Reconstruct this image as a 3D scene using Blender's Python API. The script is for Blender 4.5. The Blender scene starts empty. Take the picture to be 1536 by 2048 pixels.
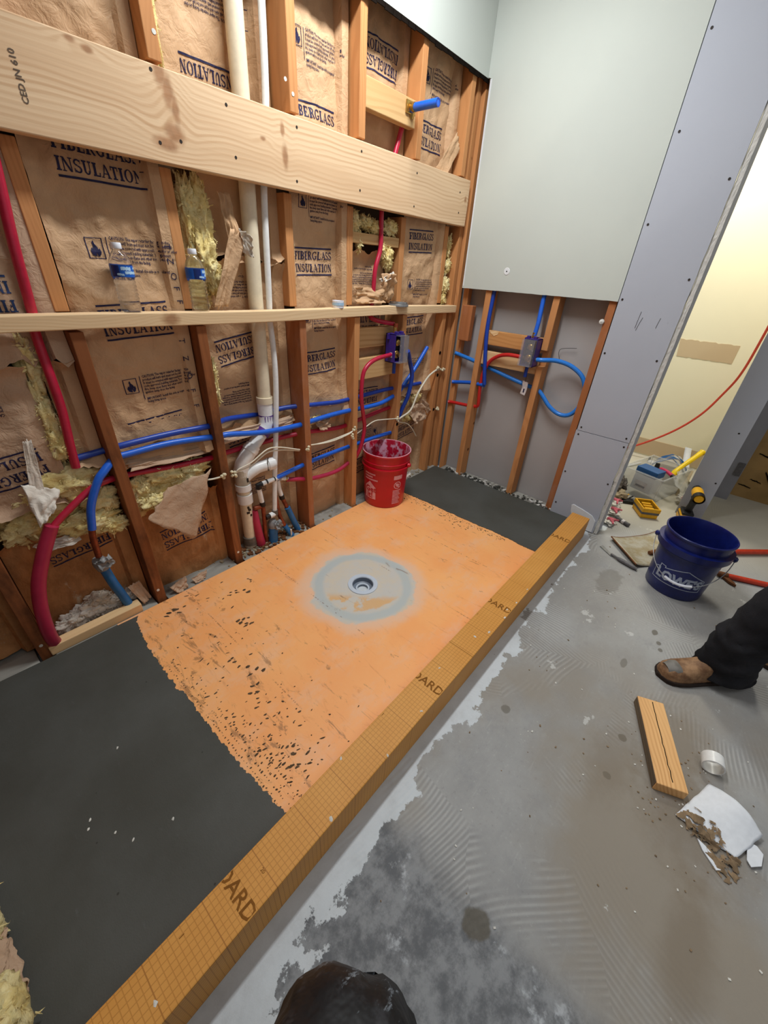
import bpy, bmesh, math, random
from mathutils import Vector, Matrix, noise
random.seed(7)
scene = bpy.context.scene
COL = scene.collection
PI = math.pi

# ------------------------------------------------------------------ camera
cam_d = bpy.data.cameras.new('camera')
cam = bpy.data.objects.new('camera', cam_d)
COL.objects.link(cam)
RIGHT = Vector((0.65904599, -0.74996337, 0.05668625))
DOWN = Vector((-0.36142364, -0.38190165, -0.85060219))
FWD = Vector((0.65956905, 0.54009821, -0.52274524))
mw = Matrix.Identity(4)
for i in range(3):
    mw[i][0] = RIGHT[i]; mw[i][1] = -DOWN[i]; mw[i][2] = -FWD[i]
mw[0][3], mw[1][3], mw[2][3] = 0.0, -1.56, 1.363
cam.matrix_world = mw
cam_d.sensor_fit = 'HORIZONTAL'
cam_d.sensor_width = 36.0
cam_d.lens = 791.195 * 36.0 / 1536.0
cam_d.clip_start = 0.02
scene.camera = cam

# ------------------------------------------------------------------ light
world = bpy.data.worlds.new('world')
scene.world = world
world.use_nodes = True
world.node_tree.nodes['Background'].inputs[0].default_value = (0.94, 0.97, 1.0, 1)
world.node_tree.nodes['Background'].inputs[1].default_value = 0.26

def area(name, loc, sx, sy, power, color, rot=(0, 0, 0)):
    d = bpy.data.lights.new(name, 'AREA')
    d.shape = 'RECTANGLE'; d.size = sx; d.size_y = sy
    d.energy = power; d.color = color
    o = bpy.data.objects.new(name, d)
    o.location = loc; o.rotation_euler = rot
    COL.objects.link(o)
    return o
area('ceiling_lamp', (1.35, -0.50, 2.70), 1.0, 0.14, 36, (0.96, 0.99, 1.0))
area('ceiling_lamp', (1.0, -2.5, 2.75), 1.2, 0.6, 7.5, (0.95, 0.98, 1.0))
area('ceiling_lamp', (3.55, -1.0, 2.75), 0.5, 0.5, 38, (1.0, 0.965, 0.86))
scene.view_settings.view_transform = 'Standard'
scene.view_settings.look = 'None'
scene.view_settings.exposure = 0.0
scene.view_settings.gamma = 1.0
scene.view_settings.use_curve_mapping = False

# ------------------------------------------------------------------ materials
def lin(c):
    c = c / 255.0
    return c / 12.92 if c <= 0.04045 else ((c + 0.055) / 1.055) ** 2.4
def rgb(r, g, b):
    return (lin(r), lin(g), lin(b), 1.0)
MATS = {}
class NT:
    def __init__(self, name, rough=0.6, spec=0.3):
        m = bpy.data.materials.new(name)
        m.use_nodes = True
        self.m = m; self.t = m.node_tree; self.n = self.t.nodes
        self.b = self.n['Principled BSDF']
        self.b.inputs['Roughness'].default_value = rough
        self.b.inputs['Specular IOR Level'].default_value = spec
        MATS[name] = m
        self._co = None
    def node(self, typ, **kw):
        n = self.n.new(typ)
        for k, v in kw.items(): setattr(n, k, v)
        return n
    def link(self, a, b): self.t.links.new(a, b)
    def put(self, sock, v):
        if hasattr(v, 'links') or isinstance(v, bpy.types.NodeSocket): self.link(v, sock)
        else: sock.default_value = v
    def co(self, randomize=True):
        if self._co is None:
            tc = self.node('ShaderNodeTexCoord')
            if randomize:
                oi = self.node('ShaderNodeObjectInfo')
                sc = self.node('ShaderNodeVectorMath', operation='SCALE')
                cmb = self.node('ShaderNodeCombineXYZ')
                for i in range(3): self.link(oi.outputs['Random'], cmb.inputs[i])
                self.link(cmb.outputs[0], sc.inputs[0]); sc.inputs[3].default_value = 37.0
                ad = self.node('ShaderNodeVectorMath', operation='ADD')
                self.link(tc.outputs['Object'], ad.inputs[0]); self.link(sc.outputs[0], ad.inputs[1])
                self._co = ad.outputs[0]
            else:
                self._co = tc.outputs['Object']
        return self._co
    def obj(self):
        return self.node('ShaderNodeTexCoord').outputs['Object']
    def sep(self, v):
        s = self.node('ShaderNodeSeparateXYZ'); self.link(v, s.inputs[0]); return s.outputs
    def comb(self, x, y, z):
        c = self.node('ShaderNodeCombineXYZ')
        for i, v in enumerate((x, y, z)): self.put(c.inputs[i], v)
        return c.outputs[0]
    def scale(self, v, s):
        m = self.node('ShaderNodeVectorMath', operation='MULTIPLY')
        self.link(v, m.inputs[0]); m.inputs[1].default_value = s
        return m.outputs[0]
    def vadd(self, a, b):
        m = self.node('ShaderNodeVectorMath', operation='ADD'); self.put(m.inputs[0], a); self.put(m.inputs[1], b); return m.outputs[0]
    def math(self, op, a, b=0.0, c=None, clamp=False):
        m = self.node('ShaderNodeMath', operation=op); m.use_clamp = clamp
        self.put(m.inputs[0], a); self.put(m.inputs[1], b)
        if c is not None: self.put(m.inputs[2], c)
        return m.outputs[0]
    def noise(self, v, scale=5, detail=4, rough=0.55, dist=0.0):
        n = self.node('ShaderNodeTexNoise')
        self.link(v, n.inputs['Vector']); n.inputs['Scale'].default_value = scale
        n.inputs['Detail'].default_value = detail; n.inputs['Roughness'].default_value = rough
        n.inputs['Distortion'].default_value = dist
        return n.outputs['Fac']
    def vor(self, v, scale=5, feature='F1', out='Distance', rand=1.0):
        n = self.node('ShaderNodeTexVoronoi', feature=feature)
        self.link(v, n.inputs['Vector']); n.inputs['Scale'].default_value = scale
        n.inputs['Randomness'].default_value = rand
        return n.outputs[out]
    def map(self, v, a, b, c=0.0, d=1.0, smooth=True):
        m = self.node('ShaderNodeMapRange'); m.interpolation_type = 'SMOOTHSTEP' if smooth else 'LINEAR'
        self.put(m.inputs[0], v)
        for i, x in enumerate((a, b, c, d)): self.put(m.inputs[i + 1], x)
        return m.outputs[0]
    def mix(self, fac, a, b, mode='MIX'):
        m = self.node('ShaderNodeMix', data_type='RGBA', blend_type=mode)
        self.put(m.inputs[0], fac); self.put(m.inputs[6], a); self.put(m.inputs[7], b)
        return m.outputs[2]
    def col(self, v): self.put(self.b.inputs['Base Color'], v)
    def bump(self, h, strength=0.3, dist=0.01):
        n = self.node('ShaderNodeBump'); n.inputs['Strength'].default_value = strength
        n.inputs['Distance'].default_value = dist
        self.link(h, n.inputs['Height']); self.link(n.outputs[0], self.b.inputs['Normal'])
    def ell(self, x, y, cx, cy, rx, ry, soft=0.3, wob=None):
        """1 inside an ellipse, 0 outside"""
        a = self.math('DIVIDE', self.math('SUBTRACT', x, cx), rx)
        b = self.math('DIVIDE', self.math('SUBTRACT', y, cy), ry)
        d = self.math('SQRT', self.math('ADD', self.math('MULTIPLY', a, a), self.math('MULTIPLY', b, b)))
        if wob is not None: d = self.math('ADD', d, wob)
        return self.map(d, 1.0 - soft, 1.0 + soft, 1.0, 0.0)

def plain(name, c, rough=0.5, spec=0.3, metal=0.0, vary=0.12, bump=0.0, bs=60, trans=0.0, alpha=1.0):
    t = NT(name, rough, spec)
    v = t.co()
    n = t.noise(v, bs, 4)
    dark = (c[0] * (1 - 2 * vary), c[1] * (1 - 2 * vary), c[2] * (1 - 2 * vary), 1)
    t.col(t.mix(t.map(n, 0.3, 0.7), dark, c))
    t.b.inputs['Metallic'].default_value = metal
    if bump: t.bump(n, bump, 0.004)
    if trans: t.b.inputs['Transmission Weight'].default_value = trans
    if alpha < 1: t.b.inputs['Alpha'].default_value = alpha
    return t.m

def wood(name, light, dark, axis=2, rings=55.0, knots=(), rough=0.65, grime=0.0, grimec=(60, 45, 35), streak=0.5, voronoi_knots=True, perm=None, warpamt=0.11):
    """sawn timber: axis = length direction; knots = (a, b, ra, rb) along length / across width"""
    t = NT(name, rough, 0.2)
    v = t.co(not knots)
    s = t.sep(v)
    order = perm or {0: (0, 2, 1), 1: (1, 2, 0), 2: (2, 0, 1)}[axis]
    L, A, B = s[order[0]], s[order[1]], s[order[2]]
    vv = t.comb(t.math('MULTIPLY', L, 0.12), A, B)
    warp = t.noise(t.comb(t.math('MULTIPLY', L, 1.1), t.math('MULTIPLY', A, 2.2), t.math('MULTIPLY', B, 2.2)), 1.6, 2)
    w = t.math('MULTIPLY', warp, warpamt)
    kmask = None
    for (a, b, ra, rb) in knots:
        e = t.ell(L, A, a, b, ra, rb, 0.55, t.math('MULTIPLY', t.math('SUBTRACT', t.noise(v, 30, 2), 0.5), 0.8))
        big = t.ell(L, A, a, b, ra * 3.2, rb * 2.2, 0.95)
        w = t.math('ADD', w, t.math('MULTIPLY', big, 0.016 if b < 0 else -0.016))
        kmask = e if kmask is None else t.math('MAXIMUM', kmask, e)
    ringc = t.math('ADD', t.math('ADD', A, t.math('MULTIPLY', B, 0.35)), w)
    sn = t.math('SINE', t.math('MULTIPLY', ringc, rings * 2 * PI))
    band = t.math('MULTIPLY', t.map(sn, -0.5, 1.0), t.map(t.noise(t.comb(t.math('MULTIPLY', L, 0.5), t.math('MULTIPLY', ringc, 9.0), B), 2.0, 2), 0.3, 0.7, 0.25, 1.25))
    fine = t.noise(t.scale(vv, (12, 260, 260)), 1.0, 3)
    tone = t.noise(t.scale(vv, (6, 9, 9)), 1.0, 3)
    f = t.math('ADD', t.math('MULTIPLY', band, streak), t.math('MULTIPLY', t.math('SUBTRACT', fine, 0.5), 0.5), clamp=True)
    c = t.mix(f, light, dark)
    mid = tuple((light[i] * 0.62 + dark[i] * 0.38) for i in range(3)) + (1,)
    c = t.mix(t.map(tone, 0.42, 0.75), c, mid)
    if voronoi_knots:
        kv = t.vor(t.scale(v, (1, 1, 1)), 4.3)
        km = t.map(kv, 0.03, 0.07, 1.0, 0.0)
        c = t.mix(km, c, (dark[0] * 0.3, dark[1] * 0.25, dark[2] * 0.22, 1))
    if kmask is not None:
        kc = t.mix(t.noise(v, 60, 3), rgb(126, 84, 52), rgb(182, 124, 82))
        c = t.mix(t.math('MULTIPLY', kmask, 0.75), c, kc)
    if grime:
        g = t.noise(t.scale(v, (1, 1, 0.55)), 7, 6, 0.65)
        c = t.mix(t.math('MULTIPLY', t.map(g, 0.45, 0.72), grime), c, rgb(*grimec))
    t.col(c)
    t.bump(t.math('ADD', t.math('MULTIPLY', fine, 0.6), t.math('MULTIPLY', sn, 0.12)), 0.25, 0.0015)
    return t.m

wood('stud_wood', rgb(204, 144, 92), rgb(172, 112, 66), 2, 70, streak=0.4)
wood('stud_wood_side', rgb(206, 148, 92), rgb(168, 108, 60), 2, 40)
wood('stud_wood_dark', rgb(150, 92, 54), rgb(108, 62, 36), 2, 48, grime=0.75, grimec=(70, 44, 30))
wood('stud_wood_stained', rgb(176, 112, 70), rgb(140, 82, 46), 2, 48, grime=0.5, grimec=(176, 140, 122))
wood('blocking_wood', rgb(214, 176, 124), rgb(186, 138, 84), 0, 40)
wood('blocking_wood_y', rgb(206, 150, 92), rgb(172, 112, 62), 1, 40)
wood('blocking_new_y', rgb(226, 190, 142), rgb(204, 158, 104), 1, 40)
wood('board_wood', rgb(230, 198, 160), rgb(186, 138, 94), 0, 66,
     knots=((0.768 - 1.43, 0.094, 0.016, 0.030), (0.784 - 1.43, 0.062, 0.016, 0.036), (0.798 - 1.43, 0.026, 0.011, 0.032), (0.785 - 1.43, -0.030, 0.028, 0.022), (0.755 - 1.43, -0.060, 0.034, 0.016), (0.553 - 1.43, 0.098, 0.012, 0.006),
            (0.59 - 1.43, 0.090, 0.012, 0.007), (1.19 - 1.43, -0.012, 0.012, 0.032), (1.185 - 1.43, 0.06, 0.008, 0.02), (2.445 - 1.43, 0.02, 0.010, 0.014),
            (1.10 - 1.43, 0.02, 0.012, 0.006)), voronoi_knots=False, streak=0.46, warpamt=0.06)
wood('shelf_wood', rgb(236, 206, 164), rgb(210, 170, 122), 0, 90,
     knots=((0.66 - 1.10, 0.0, 0.028, 0.018),), voronoi_knots=False, streak=0.5)
wood('new_wood', rgb(238, 202, 152), rgb(214, 164, 110), 0, 50, voronoi_knots=False)
wood('scrap_wood', rgb(240, 190, 130), rgb(206, 146, 88), 1, 95, voronoi_knots=False, streak=0.7, perm=(1, 0, 2))
wood('scrap_wood_dark', rgb(120, 104, 84), rgb(70, 62, 54), 1, 60, voronoi_knots=False)
wood('sill_wood', rgb(166, 164, 156), rgb(110, 106, 98), 0, 60, grime=0.6, grimec=(92, 84, 74), voronoi_knots=False)

def kraft(name, c1, c2, wet=0.0):
    t = NT(name, 0.62, 0.25)
    v = t.co()
    n = t.noise(v, 3.0, 5, 0.6)
    f = t.noise(t.scale(v, (1, 1, 0.6)), 160, 3)
    cr = t.noise(v, 26, 4, 0.6, 0.8)
    c = t.mix(t.map(n, 0.3, 0.72), c1, c2)
    c = t.mix(t.math('MULTIPLY', f, 0.22), c, (c1[0] * 0.62, c1[1] * 0.58, c1[2] * 0.52, 1))
    if wet:
        w = t.noise(t.scale(v, (1, 1, 0.4)), 6, 6, 0.7)
        c = t.mix(t.math('MULTIPLY', t.map(w, 0.42, 0.62), wet), c, rgb(112, 66, 30))
        w2 = t.noise(t.scale(v, (1.3, 1, 0.7)), 9, 6, 0.7)
        c = t.mix(t.map(w2, 0.60, 0.70), c, rgb(196, 176, 150))
    t.col(c)
    t.bump(t.math('ADD', t.math('MULTIPLY', cr, 1.0), t.math('MULTIPLY', f, 0.12)), 0.8, 0.007)
    return t.m
kraft('kraft_paper', rgb(210, 172, 134), rgb(188, 150, 112))
kraft('kraft_paper_pale', rgb(206, 176, 148), rgb(182, 148, 120))
kraft('kraft_paper_wet', rgb(206, 150, 98), rgb(184, 128, 80), 0.5)
kraft('paper_white_torn', rgb(232, 226, 216), rgb(206, 190, 170))

def woolmat():
    t = NT('fiberglass_wool', 0.95, 0.05)
    v = t.co()
    n = t.noise(v, 9, 6, 0.7)
    f = t.noise(t.scale(v, (1, 1, 2.2)), 70, 6, 0.75, 0.8)
    c = t.mix(t.map(n, 0.35, 0.68), rgb(242, 218, 144), rgb(255, 244, 192))
    c = t.mix(t.math('MULTIPLY', t.map(f, 0.52, 0.36), 0.35), c, rgb(184, 146, 70))  # crevice shade between the fibres, put into the colour
    c = t.mix(t.map(f, 0.55, 0.75, 0.0, 0.7), c, rgb(255, 244, 200))
    t.col(c)
    t.bump(f, 0.6, 0.008)
    t.b.inputs['Subsurface Weight'].default_value = 0.0
woolmat()

plain('ink', rgb(44, 42, 78), 0.6, 0.2, vary=0.2, bs=120)
plain('ink_blue', rgb(52, 74, 120), 0.6, 0.2, vary=0.3, bs=60)
plain('ink_brown', rgb(142, 92, 38), 0.7, 0.1, vary=0.1)
plain('ink_stamp', rgb(110, 96, 84), 0.8, 0.1)
plain('pex_blue', rgb(30, 100, 214), 0.32, 0.5, vary=0.05)
plain('pex_blue_dark', rgb(26, 66, 168), 0.35, 0.5, vary=0.06)
plain('pex_sky', rgb(42, 128, 222), 0.3, 0.5, vary=0.04)
plain('pex_red', rgb(186, 30, 62), 0.32, 0.5, vary=0.06)
plain('pex_red_bright', rgb(206, 42, 40), 0.32, 0.5, vary=0.05)
plain('sleeve_red', rgb(182, 44, 78), 0.4, 0.4, vary=0.1, bs=14)
plain('sleeve_blue', rgb(44, 112, 172), 0.45, 0.35, vary=0.12, bs=16)
plain('copper_old', rgb(150, 72, 42), 0.45, 0.5, metal=0.4, vary=0.25, bs=40)
plain('brass', rgb(206, 168, 96), 0.28, 0.5, metal=0.9, vary=0.1)
plain('steel', rgb(190, 190, 190), 0.3, 0.5, metal=0.9, vary=0.08)
plain('steel_dull', rgb(150, 150, 150), 0.55, 0.4, metal=0.5, vary=0.15)
plain('pvc_cream', rgb(232, 218, 190), 0.35, 0.45, vary=0.04)
plain('pvc_white', rgb(238, 238, 236), 0.32, 0.45, vary=0.04)
plain('pvc_dirty', rgb(206, 196, 176), 0.5, 0.3, vary=0.2, bs=18)
plain('primer_purple', rgb(104, 62, 150), 0.4, 0.4, vary=0.15)
plain('rubber_grey', rgb(112, 104, 94), 0.6, 0.3, vary=0.15)
plain('duct_tape', rgb(150, 150, 150), 0.45, 0.4, vary=0.2, bs=30)
plain('cable_white', rgb(232, 224, 202), 0.45, 0.35, vary=0.06)
plain('wax', rgb(232, 220, 186), 0.7, 0.2, vary=0.1, bump=0.4)
plain('valve_purple', rgb(58, 40, 132), 0.35, 0.5, vary=0.08)
plain('black_plastic', rgb(26, 25, 27), 0.45, 0.4, vary=0.15)
plain('nail_dark', rgb(48, 40, 34), 0.6, 0.3)
plain('hole_dark', rgb(24, 18, 14), 0.9, 0.05)
plain('white_chip', rgb(230, 228, 220), 0.7, 0.2)
plain('tag_white', rgb(232, 226, 226), 0.6, 0.2)
plain('bucket_red', rgb(198, 12, 38), 0.32, 0.5, vary=0.06, bs=9)
plain('bucket_print', rgb(240, 176, 190), 0.5, 0.3, vary=0.08)
plain('bucket_blue_print', rgb(176, 186, 206), 0.5, 0.3, vary=0.12)
plain('wire_steel', rgb(206, 206, 206), 0.35, 0.5, metal=0.7)
plain('cap_white', rgb(240, 242, 250), 0.35, 0.4, vary=0.02)
plain('label_blue', rgb(28, 96, 196), 0.35, 0.4, vary=0.05)
plain('label_dark', rgb(20, 44, 112), 0.35, 0.4, vary=0.05)
plain('label_pale', rgb(178, 212, 240), 0.35, 0.4, vary=0.05)
plain('drain_grey', rgb(200, 210, 222), 0.35, 0.45, vary=0.03)
plain('drain_dark', rgb(122, 132, 146), 0.35, 0.45, vary=0.05)
plain('tool_yellow', rgb(240, 178, 22), 0.4, 0.4, vary=0.06)
plain('tool_bright_yellow', rgb(250, 214, 20), 0.4, 0.4, vary=0.04)
plain('tool_blue', rgb(16, 84, 146), 0.4, 0.4, vary=0.06)
plain('tool_pink', rgb(206, 48, 96), 0.5, 0.3, vary=0.12)
plain('wrapper_white', rgb(226, 222, 212), 0.6, 0.3, vary=0.15, bump=0.5, bs=40)
plain('wrapper_pink', rgb(226, 112, 128), 0.6, 0.3, vary=0.2, bs=40)
plain('handle_red', rgb(206, 62, 34), 0.42, 0.4, vary=0.08)
plain('hose_red', rgb(212, 76, 58), 0.45, 0.35, vary=0.05)
plain('worn_wood', rgb(120, 76, 46), 0.7, 0.2, vary=0.2, bs=20)
plain('skin', rgb(206, 156, 128), 0.55, 0.35, vary=0.04)
plain('hair_dark', rgb(48, 36, 28), 0.7, 0.3, vary=0.2)
plain('boot_sole', rgb(52, 40, 34), 0.7, 0.2, vary=0.15)
plain('shirt_grey', rgb(70, 74, 80), 0.85, 0.1, vary=0.12)
plain('duct_grey', rgb(172, 178, 186), 0.35, 0.5, metal=0.5)
plain('mud_brown', rgb(160, 136, 108), 0.9, 0.05, vary=0.25, bs=30, bump=0.6)
plain('card_white', rgb(232, 236, 242), 0.6, 0.25, vary=0.03)
plain('gypsum', rgb(214, 212, 206), 0.9, 0.05, vary=0.08, bump=0.4, bs=40)
plain('joint_compound', rgb(226, 228, 230), 0.85, 0.1, vary=0.03, bump=0.3, bs=20)
plain('tan_panel', rgb(186, 150, 96), 0.8, 0.1, vary=0.2, bs=4)
plain('casing_grey', rgb(150, 150, 158), 0.6, 0.2, vary=0.05, bs=8)
plain('hinge_grey', rgb(104, 102, 104), 0.5, 0.3)
plain('dark_bag', rgb(96, 88, 80), 0.5, 0.4, vary=0.25, bs=14, bump=0.5)
plain('dust_tan', rgb(176, 160, 132), 0.85, 0.1, vary=0.2, bs=10)

def glass(name, c, rough, alpha, ior=1.4):
    t = NT(name, rough, 0.5)
    t.col(t.mix(t.noise(t.co(), 40, 2), c, c))
    t.b.inputs['Transmission Weight'].default_value = 1.0
    t.b.inputs['IOR'].default_value = ior
    if alpha < 1: t.b.inputs['Alpha'].default_value = alpha
    return t.m
glass('clear_bottle', (0.97, 0.98, 0.99, 1), 0.02, 0.75, 1.33)
glass('water', (0.93, 0.97, 0.98, 1), 0.0, 0.7, 1.2)
plain('clear_guard', rgb(170, 168, 172), 0.12, 0.7, vary=0.05, alpha=0.30)
plain('clear_tub', rgb(226, 228, 228), 0.3, 0.5, vary=0.05, alpha=0.26)
plain('mortar_smear', rgb(104, 84, 64), 0.8, 0.1, vary=0.25, bs=50)

def painted(name, c, c2, speck=0.0):
    t = NT(name, 0.7, 0.2)
    v = t.co(False)
    n = t.noise(v, 1.3, 4)
    f = t.noise(v, 220, 2)
    cc = t.mix(t.map(n, 0.3, 0.7), c, c2)
    if speck:
        k = t.noise(v, 24, 4, 0.7)
        cc = t.mix(t.math('MULTIPLY', t.map(k, 0.70, 0.74), speck), cc, rgb(120, 118, 118))
    t.col(cc); t.bump(f, 0.08, 0.001)
    return t.m
painted('paint_sage', rgb(198, 203, 195), rgb(192, 197, 190))
painted('drywall_lavender', rgb(183, 187, 197), rgb(178, 182, 192), 0.25)
painted('drywall_back', rgb(176, 172, 170), rgb(166, 162, 160), 0.3)
painted('paint_cream', rgb(240, 234, 208), rgb(235, 229, 202))
painted('paper_tan', rgb(206, 186, 154), rgb(198, 176, 144))
painted('sheathing', rgb(104, 80, 56), rgb(84, 64, 46))

def mat_tray():
    t = NT('tray_orange', 0.5, 0.3)
    v = t.co(False); s = t.sep(v); x, y = s[0], s[1]
    n = t.noise(v, 3.2, 5, 0.6)
    c = t.mix(t.map(n, 0.32, 0.7), rgb(255, 184, 116), rgb(252, 172, 104))
    fade = t.noise(t.scale(v, (1, 1.6, 1)), 6.5, 6, 0.7)
    c = t.mix(t.map(fade, 0.46, 0.70, 0, 0.6), c, rgb(244, 192, 150))
    scr = t.noise(t.scale(v, (9, 2.2, 1)), 3.0, 6, 0.72, 1.2)
    c = t.mix(t.map(scr, 0.55, 0.74, 0, 0.5), c, rgb(196, 116, 64))
    # sealing compound around the drain
    dx = t.math('SUBTRACT', x, 1.087); dy = t.math('SUBTRACT', y, -0.566)
    r = t.math('SQRT', t.math('ADD', t.math('MULTIPLY', dx, dx), t.math('MULTIPLY', dy, dy)))
    wob = t.math('MULTIPLY', t.math('SUBTRACT', t.noise(v, 5.5, 5, 0.6), 0.5), 0.13)
    rr = t.math('ADD', r, wob)
    halo = t.map(rr, 0.26, 0.335, 0.75, 0.0)
    c = t.mix(halo, c, rgb(232, 196, 168))
    pale = t.map(rr, 0.245, 0.26, 1.0, 0.0)
    inner = t.mix(t.map(t.noise(v, 14, 5, 0.6), 0.35, 0.65), rgb(198, 198, 192), rgb(206, 198, 180))
    c = t.mix(t.math('MULTIPLY', pale, 0.92), c, inner)
    # thin worn zone where orange shows through on the near side
    thin = t.math('MULTIPLY', t.map(t.math('ADD', t.math('MULTIPLY', dx, -0.75), t.math('MULTIPLY', dy, -0.65)), 0.06, 0.11),
                  t.map(t.noise(v, 11, 4, 0.55), 0.42, 0.5))
    thin = t.math('MULTIPLY', thin, t.map(rr, 0.185, 0.2, 1.0, 0.0))
    c = t.mix(t.math('MULTIPLY', thin, 0.8), c, rgb(222, 172, 108))
    wob2 = t.math('MULTIPLY', t.math('SUBTRACT', t.noise(v, 9, 4, 0.6), 0.5), 0.03)
    r2 = t.math('ABSOLUTE', t.math('SUBTRACT', t.math('ADD', r, wob2), 0.217))
    band = t.map(r2, 0.010, 0.032, 0.75, 0.0)
    c = t.mix(band, c, rgb(180, 190, 190))
    # dark mortar smears, mostly towards the near screed
    sm = t.noise(t.scale(v, (5, 1.7, 1)), 4.5, 6, 0.72, 0.6)
    near = t.map(x, 0.25, 1.0, 0.075, -0.01)
    c = t.mix(t.math('MULTIPLY', t.map(t.math('ADD', sm, near), 0.615, 0.70), 0.6), c, rgb(128, 92, 62))
    # rows of tiny factory print running across the tray
    w = t.math('ABSOLUTE', t.math('SUBTRACT', t.math('FRACT', t.math('MULTIPLY', t.math('ADD', x, 0.115), 2.55)), 0.5))
    dash = t.map(t.noise(t.scale(v, (4, 60, 1)), 2.2, 2), 0.48, 0.52)
    part = t.map(t.noise(t.scale(v, (3, 3, 1)), 1.1, 2), 0.52, 0.57)
    line = t.math('MULTIPLY', t.math('MULTIPLY', t.map(w, 0.004, 0.008, 1.0, 0.0), dash), part)
    c = t.mix(t.math('MULTIPLY', line, 0.55), c, rgb(120, 76, 46))
    t.col(c)
    t.bump(t.math('ADD', t.noise(v, 260, 2), t.math('MULTIPLY', sm, 2.0)), 0.12, 0.002)
mat_tray()

def mat_mortar():
    t = NT('mortar_dark', 0.62, 0.3)
    v = t.co(False)
    n = t.noise(v, 2.4, 5, 0.6)
    f = t.noise(t.scale(v, (3, 1, 1)), 18, 6, 0.7)
    c = t.mix(t.map(n, 0.3, 0.7), rgb(84, 85, 81), rgb(72, 72, 66))
    c = t.mix(t.map(f, 0.62, 0.85, 0, 0.4), c, rgb(112, 116, 118))
    k = t.vor(v, 13)
    c = t.mix(t.map(k, 0.03, 0.045, 0.8, 0.0), c, rgb(50, 48, 44))
    t.col(c)
    t.bump(t.math('ADD', t.noise(v, 300, 3), t.math('MULTIPLY', f, 1.5)), 0.16, 0.002)
    t.b.inputs['Roughness'].default_value = 0.55
mat_mortar()

def mat_curb():
    t = NT('curb_board', 0.55, 0.3)
    v = t.co(False); s = t.sep(v); x, y, z = s
    n = t.noise(v, 4, 4)
    c = t.mix(t.map(n, 0.3, 0.7), rgb(222, 160, 80), rgb(212, 148, 68))
    def grid(a, step, w):
        fr = t.math('FRACT', t.math('DIVIDE', a, step))
        return t.map(t.math('ABSOLUTE', t.math('SUBTRACT', fr, 0.5)), 0.5 - w, 0.5 - w * 0.4, 0.0, 1.0)
    g = t.math('MAXIMUM', grid(x, 0.0127, 0.10), grid(t.math('ADD', y, z), 0.0127, 0.10))
    c = t.mix(t.math('MULTIPLY', g, 0.42), c, rgb(158, 94, 32))
    g2 = t.math('MAXIMUM', grid(x, 0.127, 0.014), 0.0)
    c = t.mix(t.math('MULTIPLY', g2, 0.4), c, rgb(140, 80, 28))
    chip = t.noise(v, 22, 5, 0.7)
    c = t.mix(t.map(chip, 0.745, 0.76), c, rgb(232, 212, 176))
    sc = t.noise(t.scale(v, (2, 9, 9)), 6, 5, 0.7)
    c = t.mix(t.map(sc, 0.68, 0.8, 0, 0.4), c, rgb(176, 118, 52))
    t.col(c)
mat_curb()

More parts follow.
